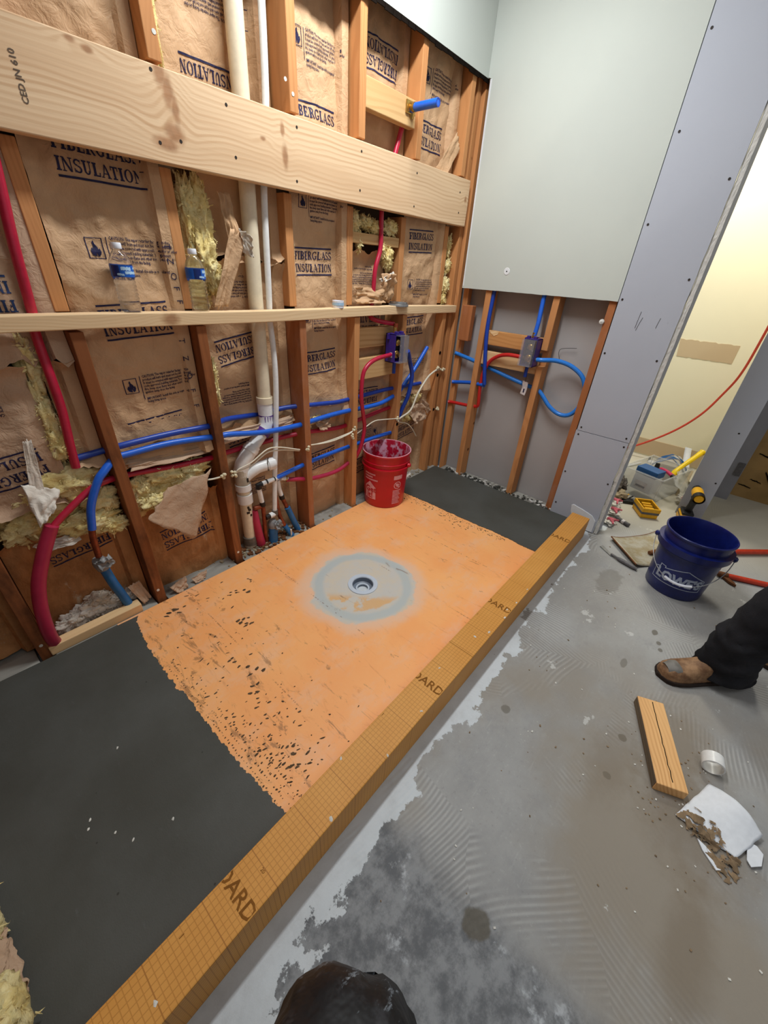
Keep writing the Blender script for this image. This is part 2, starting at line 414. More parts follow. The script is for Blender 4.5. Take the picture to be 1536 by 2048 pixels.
def mat_floor():
    t = NT('concrete_floor', 0.7, 0.25)
    v = t.co(False); s = t.sep(v); x, y = s[0], s[1]
    n = t.noise(v, 2.1, 6, 0.62)
    m = t.noise(v, 9, 6, 0.68)
    c = t.mix(t.map(n, 0.32, 0.7), rgb(150, 150, 149), rgb(170, 170, 168))
    c = t.mix(t.map(m, 0.5, 0.75, 0, 0.55), c, rgb(140, 141, 143))
    pit = t.noise(v, 70, 6, 0.75)
    c = t.mix(t.map(pit, 0.56, 0.72, 0, 0.45), c, rgb(120, 119, 117))
    c = t.mix(t.map(pit, 0.44, 0.30, 0, 0.35), c, rgb(200, 200, 198))
    stk = t.noise(t.scale(v, (2.2, 14, 1)), 3.0, 6, 0.7, 0.7)
    c = t.mix(t.map(stk, 0.56, 0.74, 0, 0.4), c, rgb(184, 184, 182))
    # combed adhesive ridges, direction changing patch by patch
    wv = t.node('ShaderNodeTexNoise'); t.link(v, wv.inputs['Vector']); wv.inputs['Scale'].default_value = 2.5
    jit = t.vadd(v, t.scale(wv.outputs['Color'], (0.25, 0.25, 0)))
    cell = t.vor(jit, 2.7, out='Color')
    ang = t.math('MULTIPLY', t.sep(cell)[0], 6.283)
    arc = t.math('MULTIPLY', t.noise(v, 2.0, 1), 0.16)
    pr = t.math('ADD', t.math('ADD', t.math('MULTIPLY', x, t.math('COSINE', ang)), t.math('MULTIPLY', y, t.math('SINE', ang))), arc)
    rid = t.math('SINE', t.math('MULTIPLY', pr, 2 * PI / 0.0145))
    pm = t.math('MULTIPLY', t.map(t.noise(t.vadd(v, (3.1, 7.7, 0)), 2.6, 4, 0.6), 0.47, 0.60), t.map(t.sep(cell)[1], 0.25, 0.4))
    ridm = t.math('MULTIPLY', t.map(rid, 0.1, 0.9), pm)
    c = t.mix(t.math('MULTIPLY', ridm, 0.4), c, rgb(192, 192, 190))
    c = t.mix(t.math('MULTIPLY', t.math('MULTIPLY', t.map(rid, -0.1, -0.9), pm), 0.3), c, rgb(128, 126, 124))
    # dry brownish wear
    b = t.noise(t.vadd(v, (11, 4, 0)), 1.5, 5, 0.6)
    reg = t.math('MAXIMUM', t.map(t.math('ADD', x, t.math('MULTIPLY', y, 0.35)), 1.6, 0.3), 0.3)
    c = t.mix(t.math('MULTIPLY', t.map(b, 0.38, 0.62), t.math('MULTIPLY', reg, 0.95)), c, rgb(150, 141, 128))
    # dark bare slab by the near end
    ed = t.math('ADD', x, t.math('MULTIPLY', t.math('SUBTRACT', t.noise(v, 3.5, 6, 0.65), 0.5), 0.20))
    dk = t.map(ed, 0.50, 0.40, 0.0, 1.0)
    bl = t.noise(v, 13, 6, 0.72)
    dc = t.mix(t.map(bl, 0.38, 0.62), rgb(104, 106, 109), rgb(146, 148, 150))
    dc = t.mix(t.map(t.noise(v, 6, 6, 0.7), 0.60, 0.68), dc, rgb(182, 186, 190))
    c = t.mix(dk, c, dc)
    # white thin-set smear along the curb
    d = t.math('SUBTRACT', -1.205, y)
    wob = t.math('MULTIPLY', t.math('SUBTRACT', t.noise(t.scale(v, (1, 1, 1)), 4.2, 7, 0.66), 0.5), 0.42)
    wide = t.math('ADD', t.math('ADD', 0.080, wob), t.map(x, 0.5, -0.1, 0.0, 0.06))
    wm = t.map(t.math('SUBTRACT', wide, d), -0.004, 0.004)
    wc = t.mix(t.map(m, 0.4, 0.8), rgb(214, 220, 224), rgb(194, 198, 200))
    c = t.mix(t.math('MULTIPLY', wm, 0.95), c, wc)
    fl = t.noise(t.vadd(v, (5, 5, 0)), 7.5, 6, 0.66)
    c = t.mix(t.math('MULTIPLY', t.map(fl, 0.665, 0.69), 0.7), c, rgb(206, 206, 202))
    # warm swept floor of the hall
    hall = t.map(x, 2.55, 3.1)
    c = t.mix(t.math('MULTIPLY', hall, 0.85), c, t.mix(t.map(n, 0.3, 0.7), rgb(206, 200, 182), rgb(194, 188, 170)))
    # wet spots and stains with a shape of their own
    wb = t.math('MULTIPLY', t.math('SUBTRACT', t.noise(v, 22, 4, 0.6), 0.5), 1.1)
    for (cx, cy, rx, ry, k) in ((0.425, -1.592, 0.034, 0.03, 0.8), (1.836, -1.725, 0.02, 0.012, 0.75), (1.775, -1.752, 0.014, 0.01, 0.7),
                                (1.735, -1.764, 0.012, 0.009, 0.7), (1.0, -1.385, 0.02, 0.016, 0.6), (1.19, -1.742, 0.014, 0.014, 0.7),
                                (1.545, -1.66, 0.03, 0.012, 0.5), (2.08, -1.46, 0.13, 0.055, 0.35), (1.02, -1.735, 0.013, 0.013, 0.6)):
        c = t.mix(t.math('MULTIPLY', t.ell(x, y, cx, cy, rx, ry, 0.15, wb), k), c, rgb(96, 90, 78))
    for (cx, cy, rx, ry, k) in ((1.28, -1.88, 0.20, 0.10, 0.5), (1.06, -1.98, 0.16, 0.13, 0.6), (0.72, -2.0, 0.16, 0.05, 0.5), (1.10, -1.73, 0.16, 0.06, 0.4)):
        c = t.mix(t.math('MULTIPLY', t.ell(x, y, cx, cy, rx, ry, 0.6, wb), k), c, rgb(124, 110, 92))
    t.col(c)
    h = t.math('ADD', t.math('MULTIPLY', t.math('MULTIPLY', rid, pm), 0.22), t.math('ADD', t.math('MULTIPLY', m, 0.7), t.math('MULTIPLY', wm, 0.8)))
    t.bump(t.math('ADD', h, t.math('MULTIPLY', pit, 0.5)), 0.4, 0.004)
mat_floor()

def mat_bucket_blue():
    t = NT('bucket_blue', 0.3, 0.5)
    v = t.co(False)
    n = t.noise(v, 28, 5, 0.7)
    c = t.mix(t.map(n, 0.3, 0.7), rgb(20, 32, 104), rgb(16, 26, 88))
    c = t.mix(t.map(t.noise(v, 60, 5, 0.7), 0.68, 0.76, 0, 0.35), c, rgb(120, 130, 170))
    t.col(c)
mat_bucket_blue()
def mat_redin():
    t = NT('bucket_red_splashed', 0.4, 0.4)
    v = t.co(False)
    n = t.noise(t.scale(v, (1, 1, 0.7)), 22, 5, 0.6)
    c = t.mix(t.map(n, 0.46, 0.58), rgb(176, 16, 48), rgb(212, 160, 180))
    t.col(c)
mat_redin()
def mat_trousers():
    t = NT('trousers_black', 0.85, 0.15)
    v = t.co(False)
    n = t.noise(v, 5, 5)
    c = t.mix(t.map(n, 0.35, 0.7), rgb(28, 28, 31), rgb(44, 44, 48))
    f = t.noise(v, 300, 2)
    t.col(c); t.bump(t.math('ADD', t.math('MULTIPLY', f, 0.2), t.noise(v, 14, 3)), 0.5, 0.01)
    t = NT('trousers_dusty', 0.55, 0.35)
    v = t.co(False)
    n = t.noise(t.scale(v, (1, 1, 1)), 16, 6, 0.7)
    c = t.mix(t.map(n, 0.5, 0.66), rgb(16, 17, 20), rgb(44, 46, 50))
    n2 = t.noise(t.scale(v, (1, 2.5, 1)), 11, 6, 0.72)
    c = t.mix(t.map(n2, 0.56, 0.66), c, rgb(140, 150, 160))
    t.col(c); t.bump(t.noise(v, 9, 4), 0.6, 0.02)
mat_trousers()
def mat_boot():
    t = NT('boot_leather', 0.6, 0.3)
    v = t.co(False)
    n = t.noise(v, 20, 6, 0.65)
    c = t.mix(t.map(n, 0.34, 0.66), rgb(106, 74, 50), rgb(160, 124, 90))
    c = t.mix(t.map(t.noise(v, 50, 4), 0.66, 0.76, 0, 0.6), c, rgb(58, 42, 34))
    t.col(c); t.bump(n, 0.3, 0.004)
    plain('toe_cap', rgb(124, 120, 114), 0.5, 0.4, vary=0.15, bs=30)
mat_boot()
def mat_dustpan():
    t = NT('shovel_steel', 0.5, 0.4)
    v = t.co(False)
    n = t.noise(v, 12, 6, 0.7)
    c = t.mix(t.map(n, 0.35, 0.65), rgb(176, 172, 160), rgb(150, 136, 104))
    t.col(c); t.b.inputs['Metallic'].default_value = 0.25
mat_dustpan()

# ------------------------------------------------------------------ builders
WL = {}          # world position of each object's origin
def thing(name, label, cat, loc=(0, 0, 0), group=None, rot=(0, 0, 0)):
    o = bpy.data.objects.new(name, None)
    o.empty_display_size = 0.05
    o.location = loc; o.rotation_euler = rot
    COL.objects.link(o)
    WL[o] = Vector(loc)
    o['label'] = label; o['category'] = cat
    if group: o['group'] = group
    return o
def tag(o, label=None, cat=None, group=None, kind=None):
    if label: o['label'] = label
    if cat: o['category'] = cat
    if group: o['group'] = group
    if kind: o['kind'] = kind
    return o
def catmull(pts, n=8):
    pts = [Vector(p) for p in pts]
    if len(pts) < 3: return pts
    P = [pts[0] * 2 - pts[1]] + pts + [pts[-1] * 2 - pts[-2]]
    out = []
    for i in range(1, len(P) - 2):
        p0, p1, p2, p3 = P[i - 1], P[i], P[i + 1], P[i + 2]
        for k in range(n):
            t = k / n
            out.append(0.5 * ((2 * p1) + (p2 - p0) * t + (2 * p0 - 5 * p1 + 4 * p2 - p3) * t * t + (3 * p1 - p0 - 3 * p2 + p3) * t ** 3))
    out.append(pts[-1])
    return out
class MB:
    def __init__(self):
        self.v = []; self.f = []; self.mi = []; self.cur = 0
    def add(self, verts, faces):
        b = len(self.v)
        self.v += [Vector(p) for p in verts]
        for fc in faces:
            self.f.append([b + i for i in fc]); self.mi.append(self.cur)
        return self
    def box(self, x0, x1, y0, y1, z0, z1):
        return self.add([(x0, y0, z0), (x1, y0, z0), (x1, y1, z0), (x0, y1, z0), (x0, y0, z1), (x1, y0, z1), (x1, y1, z1), (x0, y1, z1)],
                        [(0, 3, 2, 1), (4, 5, 6, 7), (0, 1, 5, 4), (1, 2, 6, 5), (2, 3, 7, 6), (3, 0, 4, 7)])
    def cbox(self, c, s, rz=0.0):
        hx, hy, hz = s[0] / 2, s[1] / 2, s[2] / 2
        R = Matrix.Rotation(rz, 3, 'Z')
        vs = [Vector(c) + R @ Vector(p) for p in ((-hx, -hy, -hz), (hx, -hy, -hz), (hx, hy, -hz), (-hx, hy, -hz), (-hx, -hy, hz), (hx, -hy, hz), (hx, hy, hz), (-hx, hy, hz))]
        return self.add(vs, [(0, 3, 2, 1), (4, 5, 6, 7), (0, 1, 5, 4), (1, 2, 6, 5), (2, 3, 7, 6), (3, 0, 4, 7)])
    def tube(self, pts, r, seg=12, cap=True, smooth_n=0):
        if smooth_n: 
            rr = r
            pts = catmull(pts, smooth_n)
        pts = [Vector(p) for p in pts]
        n = len(pts)
        rs = [r] * n if isinstance(r, (int, float)) else list(r)
        if len(rs) != n:
            rs = [rs[min(int(i * len(rs) / n), len(rs) - 1)] for i in range(n)]
        up = None
        verts = []; faces = []
        for i, p in enumerate(pts):
            d = (pts[min(i + 1, n - 1)] - pts[max(i - 1, 0)])
            d.normalize()
            if up is None:
                up = Vector((0, 0, 1)) if abs(d.z) < 0.9 else Vector((1, 0, 0))
            side = d.cross(up)
            if side.length < 1e-6: side = d.cross(Vector((0, 1, 0)))
            side.normalize(); up = side.cross(d).normalized()
            for k in range(seg):
                a = 2 * PI * k / seg
                verts.append(p + (side * math.cos(a) + up * math.sin(a)) * rs[i])
        for i in range(n - 1):
            for k in range(seg):
                k2 = (k + 1) % seg
                faces.append((i * seg + k, i * seg + k2, (i + 1) * seg + k2, (i + 1) * seg + k))
        if cap:
            faces.append(tuple(range(seg))[::-1]); faces.append(tuple((n - 1) * seg + k for k in range(seg)))
        return self.add(verts, faces)
    def lathe(self, prof, c=(0, 0, 0), axis=(0, 0, 1), seg=32, close=False, cap=False):
        """prof: (radius, height) list around axis through c"""
        ax = Vector(axis).normalized()
        u = ax.cross(Vector((0, 0, 1)) if abs(ax.z) < 0.9 else Vector((1, 0, 0))).normalized()
        w = ax.cross(u)
        verts = []; faces = []
        for (r, h) in prof:
            for k in range(seg):
                a = 2 * PI * k / seg
                verts.append(Vector(c) + ax * h + (u * math.cos(a) + w * math.sin(a)) * r)
        m = len(prof)
        for i in range(m - 1):
            for k in range(seg):
                k2 = (k + 1) % seg
                faces.append((i * seg + k, i * seg + k2, (i + 1) * seg + k2, (i + 1) * seg + k))
        if close:
            for k in range(seg):
                k2 = (k + 1) % seg
                faces.append(((m - 1) * seg + k, (m - 1) * seg + k2, k2, k))
        elif cap:
            if prof[0][0] > 1e-5: faces.append(tuple(range(seg))[::-1])
            if prof[-1][0] > 1e-5: faces.append(tuple((m - 1) * seg + k for k in range(seg)))
        return self.add(verts, faces)
    def prism(self, poly, a0, a1, fn):
        """poly 2-D, extruded from a0 to a1; fn(u, v, a) -> xyz"""
        n = len(poly)
        vs = [fn(u, v, a0) for u, v in poly] + [fn(u, v, a1) for u, v in poly]
        fs = [tuple(range(n))[::-1], tuple(range(n, 2 * n))]
        fs += [(i, (i + 1) % n, n + (i + 1) % n, n + i) for i in range(n)]
        return self.add(vs, fs)
    def grid(self, fn, nu, nv, keep=None):
        vs = [fn(i / nu, j / nv) for j in range(nv + 1) for i in range(nu + 1)]
        fs = []
        for j in range(nv):
            for i in range(nu):
                if keep and not keep((i + .5) / nu, (j + .5) / nv): continue
                a = j * (nu + 1) + i
                fs.append((a, a + 1, a + nu + 2, a + nu + 1))
        return self.add(vs, fs)
    def xform(self, M):
        self.v = [M @ p for p in self.v]; return self
    def build(self, name, mat, parent=None, smooth=False, bevel=0.0, local=False, solid=0.0, subsurf=0, recalc=True, kind=None, origin=None, sharp=True):
        me = bpy.data.meshes.new(name)
        xs = [p.x for p in self.v]; ys = [p.y for p in self.v]; zs = [p.z for p in self.v]
        if local: org = Vector((0, 0, 0))
        elif origin is not None: org = Vector(origin)
        else: org = Vector(((min(xs) + max(xs)) / 2, (min(ys) + max(ys)) / 2, (min(zs) + max(zs)) / 2))
        me.from_pydata([tuple(p - org) for p in self.v], [], self.f)
        mats = mat if isinstance(mat, (list, tuple)) else [mat]
        for m in mats: me.materials.append(MATS[m])
        if len(mats) > 1: me.polygons.foreach_set('material_index', self.mi)
        if smooth: me.polygons.foreach_set('use_smooth', [True] * len(me.polygons))
        if recalc:
            bm = bmesh.new(); bm.from_mesh(me)
            bmesh.ops.recalc_face_normals(bm, faces=bm.faces)
            bm.to_mesh(me); bm.free()
        me.update()
        o = bpy.data.objects.new(name, me)
        COL.objects.link(o)
        if parent is not None:
            o.parent = parent
            o.location = org if local else org - WL[parent]
            WL[o] = WL[parent] + org if local else org
        else:
            o.location = org; WL[o] = org
        if bevel:
            md = o.modifiers.new('bevel', 'BEVEL'); md.width = bevel; md.segments = 2; md.limit_method = 'ANGLE'
        if solid:
            md = o.modifiers.new('solid', 'SOLIDIFY'); md.thickness = solid
        if subsurf:
            md = o.modifiers.new('sub', 'SUBSURF'); md.levels = subsurf; md.render_levels = subsurf
        if smooth and sharp and not subsurf:
            try: me.set_sharp_from_angle(angle=math.radians(42))
            except Exception: pass
        if kind: o['kind'] = kind
        return o
def nz(x, y, z=0.0): return noise.noise(Vector((x, y, z)))
def link_copy(src, name, loc, parent):
    o = bpy.data.objects.new(name, src.data)
    COL.objects.link(o); o.parent = parent
    o.location = Vector(loc) - WL[parent]
    WL[o] = Vector(loc)
    for m in src.modifiers:
        md = o.modifiers.new(m.name, m.type)
        if m.type == 'BEVEL': md.width = m.width; md.segments = m.segments; md.limit_method = 'ANGLE'
    return o

# ------------------------------------------------------------------ lettering
def _ring(cx, cy, rx, ry, tx, ty, a0, a1, n=10):
    out = []
    for i in range(n):
        p = math.radians(a0 + (a1 - a0) * i / n); q = math.radians(a0 + (a1 - a0) * (i + 1) / n)
        out.append([(cx + rx * math.cos(p), cy + ry * math.sin(p)), (cx + rx * math.cos(q), cy + ry * math.sin(q)),
                    (cx + (rx - tx) * math.cos(q), cy + (ry - ty) * math.sin(q)), (cx + (rx - tx) * math.cos(p), cy + (ry - ty) * math.sin(p))])
    return out
def _r(x0, y0, x1, y1): return [(x0, y0), (x1, y0), (x1, y1), (x0, y1)]
_stem = [_r(.09, 0, .31, 1)]
_foot = [_r(.0, 0, .40, .11)]
_head = [_r(.0, .89, .40, 1)]
GL = {
 'I': (.42, _stem + _foot + _head),
 'F': (.70, _stem + _foot + [_r(0, .89, .66, 1), _r(.58, .70, .66, .92), _r(.29, .46, .46, .54), _r(.43, .36, .50, .64)]),
 'E': (.73, _stem + [_r(0, 0, .68, .11), _r(.60, .11, .68, .30), _r(0, .89, .66, 1), _r(.58, .70, .66, .92), _r(.29, .46, .44, .54), _r(.41, .36, .48, .64)]),
 'L': (.70, _stem + _head + [_r(0, 0, .66, .11), _r(.58, .11, .66, .32)]),
 'T': (.76, [_r(.28, 0, .46, 1), _r(.16, 0, .58, .11), _r(.02, .89, .72, 1), _r(.02, .68, .10, .92), _r(.64, .68, .72, .92)]),
 'B': (.76, _stem + _foot + _head + _ring(.33, .74, .33, .26, .16, .11, -90, 90) + _ring(.33, .27, .38, .27, .17, .11, -90, 90)),
 'R': (.82, _stem + _foot + _head + _ring(.33, .73, .34, .27, .16, .11, -90, 90) + [[(.36, .50), (.52, .50), (.82, 0), (.62, 0)]]),
 'G': (.90, _ring(.43, .5, .41, .5, .17, .11, 42, 320, 16) + [_r(.48, .38, .88, .46), _r(.62, .11, .79, .44), _r(.68, .68, .75, .98)]),
 'A': (.90, [[(.08, 0), (.17, 0), (.46, 1), (.38, 1)], [(.36, 1), (.50, 1), (.86, 0), (.67, 0)], _r(.18, .28, .66, .35), _r(-.02, 0, .26, .07), _r(.56, 0, .94, .07)]),
 'S': (.70, _ring(.34, .745, .30, .255, .13, .11, 25, 270, 14) + _ring(.34, .275, .33, .275, .15, .11, 90, -155, 14) + [_r(.56, .70, .62, .97), _r(.02, .03, .11, .31)]),
 'U': (.84, [_r(.10, .30, .28, 1), _r(.60, .30, .68, 1), _r(0, .89, .38, 1), _r(.50, .89, .80, 1)] + _ring(.39, .31, .29, .31, .16, .11, 180, 360)),
 'O': (.88, _ring(.43, .5, .41, .5, .17, .07, 0, 360, 22)),
 'N': (.90, [_r(.12, 0, .20, 1), _r(.70, 0, .78, 1), [(.06, 1), (.26, 1), (.78, 0), (.62, 0)], _r(0, 0, .32, .07), _r(.0, .93, .22, 1), _r(.58, .93, .90, 1)]),
}
def serif_polys(text, width, cap):
    """polygons of a serif line, fitted to width, cap height cap, origin bottom-left"""
    x = 0; out = []
    for ch in text:
        w, ps = GL[ch]
        for p in ps: out.append([(x + a, b) for a, b in p])
        x += w + 0.06
    sx = width / (x - 0.06)
    return [[(a * sx, b * cap) for a, b in p] for p in out]
def polys_to_mesh(polys, maxlen=0.012):
    bm = bmesh.new()
    for p in polys:
        vs = [bm.verts.new((a, b, 0)) for a, b in p]
        try: bm.faces.new(vs)
        except Exception: pass
    for it in range(4):
        ed = [e for e in bm.edges if e.calc_length() > maxlen]
        if not ed: break
        bmesh.ops.subdivide_edges(bm, edges=ed, cuts=1, use_grid_fill=True)
    bmesh.ops.triangulate(bm, faces=[f for f in bm.faces if len(f.verts) > 4])
    vs = [(v.co.x, v.co.y) for v in bm.verts]
    bm.verts.index_update()
    fs = [[v.index for v in f.verts] for f in bm.faces]
    bm.free()
    return vs, fs
_tc = {}
def font_mesh(text, size=1.0, space=1.0, bold=0.0, res=2, linespace=1.0):
    key = (text, size, bold, res)
    if key in _tc: return _tc[key]
    cu = bpy.data.curves.new('lettering', 'FONT')
    cu.body = text; cu.size = size; cu.resolution_u = res; cu.space_line = linespace
    cu.offset = bold; cu.fill_mode = 'FRONT'
    ob = bpy.data.objects.new('lettering', cu)
    COL.objects.link(ob)
    dg = bpy.context.evaluated_depsgraph_get()
    me = bpy.data.meshes.new_from_object(ob.evaluated_get(dg))
    vs = [(v.co.x, v.co.y) for v in me.vertices]
    fs = [list(p.vertices) for p in me.polygons]
    bpy.data.objects.remove(ob); bpy.data.curves.remove(cu); bpy.data.meshes.remove(me)
    _tc[key] = (vs, fs)
    return _tc[key]

# ------------------------------------------------------------------ setting
floor = MB().box(-1.6, 5.2, -4.2, 0.16, -0.1, 0.0).build('floor', 'concrete_floor', origin=(0, 0, 0))
tag(floor, kind='structure')

# long stud wall (left in the picture): sheathing, plates, studs
wall_left = tag(MB().box(-0.45, 2.66, 0.145, 0.16, 0.0, 2.75).build('wall_left', 'sheathing'), kind='structure')
for x0, x1 in ((-0.30, -0.075), (-0.025, 0.352), (0.398, 0.742), (0.788, 1.218), (1.264, 1.568), (1.614, 1.956), (2.002, 2.366), (2.412, 2.51)):
    MB().box(x0, x1, -0.012, 0.13, 0.0, 0.036).build('sole_plate', 'sill_wood', wall_left, bevel=0.002)
def stud(x0, z0, z1, y0=0.0, mat='stud_wood', w=0.038, y1=0.14):
    # slightly irregular sawn stud
    m = MB()
    n = 7
    prof = [(x0, y0), (x0 + w, y0), (x0 + w, y1), (x0, y1)]
    vs = []; fs = []
    for i in range(n + 1):
        z = z0 + (z1 - z0) * i / n
        dx = nz(x0 * 9, z * 1.3, 2.0) * 0.003; dy = nz(x0 * 5, z * 1.7, 5.0) * 0.002
        vs += [(a + dx, b + dy, z) for a, b in prof]
    for i in range(n):
        for k in range(4):
            k2 = (k + 1) % 4
            fs.append((i * 4 + k, i * 4 + k2, i * 4 + 4 + k2, i * 4 + 4 + k))
    fs.append((3, 2, 1, 0)); fs.append(tuple(n * 4 + k for k in range(4)))
    return m.add(vs, fs).build('stud', mat, wall_left, bevel=0.0025)
SX = [-0.068, 0.356, 0.746, 1.222, 1.572, 1.960, 2.370, 2.515]
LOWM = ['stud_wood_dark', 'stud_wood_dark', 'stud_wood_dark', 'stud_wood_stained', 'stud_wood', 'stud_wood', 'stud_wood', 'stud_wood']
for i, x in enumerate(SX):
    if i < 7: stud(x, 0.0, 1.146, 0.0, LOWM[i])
    else: stud(x, 0.0, 2.6, 0.0, 'stud_wood')
    if i < 7:
        stud(x - 0.004, 1.196, 1.597, 0.055, 'stud_wood')
        stud(x + (0.006 if i > 2 else 0), 1.822, 2.6, 0.0, 'stud_wood')
stud(2.468, 0.0, 2.6, 0.02, 'stud_wood', 0.036)
stud(-0.35, 0.0, 2.3, 0.0, 'stud_wood_dark')
def wblock(name, x0, x1, y0, y1, z0, z1, mat): return MB().box(x0, x1, y0, y1, z0, z1).build(name, mat, wall_left, bevel=0.003)
wblock('blocking', 1.616, 1.958, 0.012, 0.05, 1.925, 2.02, 'blocking_wood')
wblock('blocking', 1.608, 1.954, 0.06, 0.098, 1.462, 1.505, 'blocking_wood')
wblock('blocking', 1.612, 1.958, 0.05, 0.088, 0.985, 1.086, 'blocking_wood')
wblock('blocking', 1.612, 1.958, 0.045, 0.083, 0.815, 0.932, 'blocking_wood')
# holes, nails and splinters in the stud faces
def disc(cx, cy, cz, r, normal, mat, name, parent, depth=0.002):
    return MB().lathe([(0.0001, 0), (r, 0), (r, -depth)], (cx, cy, cz), normal, 10).build(name, mat, parent)
for x, z in ((0.774, 1.88), (1.243, 1.87), (1.213, 1.90), (0.37, 0.10), (-0.05, 0.10), (0.752 + .01, 0.10)):
    disc(x, -0.0015, z, 0.006, (0, -1, 0), 'white_chip', 'nail_hole', wall_left)
for x, z in ((2.385, 0.905), (2.388, 0.76), (1.98, 0.50), (2.39, 0.52)):
    disc(x, -0.0015, z, 0.011, (0, -1, 0), 'hole_dark', 'drilled_hole', wall_left)

# painted wallboard above the opening
tag(MB().box(-0.45, 2.60, -0.015, 0.0, 2.225, 2.75).build('drywall_panel', 'paint_sage', wall_left), 'painted wallboard above the open studs')
# a little torn paper edge hanging below it
m = MB()
for k in range(46):
    x = 0.3 + k * 0.048
    m.box(x, x + 0.05, -0.0145, -0.011, 2.213 - random.random() * 0.01, 2.226)
m.build('torn_edge', 'hole_dark', wall_left)

# far wall: back sheet, studs, blocks, wallboard
wall_back = tag(MB().box(2.605, 2.62, -1.22, 0.145, 0.0, 2.75).build('wall_back', 'drywall_back'), kind='structure')
def fstud(y0, y1, z0, z1, x0=2.51, x1=2.60, mat='stud_wood'):
    return MB().box(x0, x1, y0, y1, z0, z1).build('stud', mat, wall_back, bevel=0.0025)
fstud(-0.050, -0.012, 0.0, 2.7, 2.556)
fstud(-0.236, -0.197, 0.036, 2.7)
fstud(-0.66, -0.622, 1.005, 2.7)
fstud(-0.66, -0.622, 0.036, 0.915)
fstud(-0.66, -0.622, 0.915, 1.005, 2.55)
fstud(-0.953, -0.915, 0.036, 2.7, mat='stud_wood_stained')
fstud(-1.195, -1.157, 0.036, 2.7)
MB().box(2.512, 2.60, -0.196, -0.052, 0.0, 0.036).build('sole_plate', 'sill_wood', wall_back)
MB().box(2.512, 2.60, -1.19, -0.238, 0.0, 0.036).build('sole_plate', 'sill_wood', wall_back)
MB().box(2.52, 2.558, -0.62, -0.238, 0.985, 1.068).build('blocking', 'blocking_wood_y', wall_back, bevel=0.003)
MB().box(2.525, 2.563, -0.62, -0.238, 0.862, 0.945).build('blocking', 'blocking_new_y', wall_back, bevel=0.003)
MB().box(2.505, 2.553, -0.125, -0.050, 0.985, 1.195).build('blocking', 'stud_wood_stained', wall_back, bevel=0.004)
# ragged mortar / plaster crumbs along the foot of the far wall
m = MB(); m2 = MB()
for k in range(150):
    y = -0.10 - random.random() * 0.86
    x = 2.50 + random.random() * 0.05
    s = 0.005 + random.random() * 0.010
    (m if random.random() < 0.6 else m2).cbox((x, y, 0.04 + random.random() * 0.012), (s, s * 1.6, s * 0.7), random.random() * 3)
m.build('mortar_crumbs', 'mortar_dark', wall_back, kind='stuff')
m2.build('plaster_crumbs', 'gypsum', wall_back, kind='stuff')
# upper painted panel with cut lower edge
n = 40
poly = [(-0.0155, 2.75), (-0.0155, 2.228), (-0.033, 2.222), (-0.033, 1.290)]
for k in range(n + 1):
    y = -0.033 - (0.957 - 0.033) * k / n
    poly.append((y, 1.289 + nz(y * 30, 1.0) * 0.0025 + (0.004 * nz(y * 90, 3) if y < -0.75 else 0)))
poly += [(-0.957, 2.75)]
up = MB().prism(poly, 2.496, 2.509, lambda u, v, a: (a, u, v)).build('drywall_panel', 'paint_sage', wall_back)
up['label'] = 'painted sage grey upper wallboard'
MB().prism([(-0.030, 2.22), (-0.034, 1.30), (-0.040, 1.30), (-0.040, 2.22)], 2.4945, 2.5095, lambda u, v, a: (a, u + 0.004 * nz(v * 25, 2), v)).build('paper_edge', 'joint_compound', up)
MB().lathe([(0.0001, 0.002), (0.017, 0.0015), (0.019, 0)], (2.4955, -0.318, 1.391), (-1, 0, 0), 20).build('patch', 'joint_compound', up)
MB().lathe([(0.0001, 0.001), (0.004, 0)], (2.4935, -0.318, 1.391), (-1, 0, 0), 8).build('screw_hole', 'hole_dark', up)
# bare lavender wallboard: upper sheet, lower sheet
def edge_poly(y0, y1, z0, z1, seed):
    p = [(y0, z0), (y0, z1)]
    for k in range(41):
        z = z1 + (z0 - z1) * k / 40
        p.append((y1 + nz(z * 14, seed) * 0.0035, z))
    return p
lav1 = MB().prism(edge_poly(-0.961, -1.247, 0.613, 2.75, 1.0), 2.494, 2.510, lambda u, v, a: (a, u, v)).build('drywall_panel', ['drywall_lavender'], wall_back)
lav2 = MB().prism(edge_poly(-0.957, -1.246, 0.004, 0.610, 4.0), 2.494, 2.510, lambda u, v, a: (a, u, v)).build('drywall_panel', ['drywall_lavender'], wall_back)
lav1['label'] = 'tall bare lavender wallboard strip'; lav2['label'] = 'short lower lavender wallboard piece'
for lv, z0, z1 in ((lav1, 0.613, 2.75), (lav2, 0.004, 0.61)):
    MB().grid(lambda u, v: (2.4935 + 0.017 * u, -1.2495 + nz((z0 + (z1 - z0) * v) * 14, 1.0 if lv is lav1 else 4.0) * 0.0035 - 0.0015 * nz(v * 90, u * 4), z0 + (z1 - z0) * v), 3, 90).build('cut_edge', 'gypsum', lv)
for y, z in ((-0.976, 2.219), (-0.982, 1.925), (-0.979, 1.607), (-0.975, 1.30), (-0.975, 1.045), (-0.98, 0.633), (-1.224, 1.046), (-1.226, 0.634), (-1.225, 1.757), (-1.224, 1.40)):
    MB().lathe([(0.0001, 0.001), (0.0048, 0.0015), (0.0052, 0)], (2.4935, y, z), (-1, 0, 0), 10).build('screw', 'nail_dark', lav1)
for y, z in ((-0.976, 0.589), (-0.971, 0.342), (-1.23, 0.585), (-1.224, 0.347), (-0.975, 0.12)):
    MB().lathe([(0.0001, 0.001), (0.0048, 0.0015), (0.0052, 0)], (2.4935, y, z), (-1, 0, 0), 10).build('screw', 'nail_dark', lav2)
endcap = MB().box(2.499, 2.63, -1.268, -1.251, 0.004, 2.75).build('drywall_panel', 'drywall_lavender', wall_back)
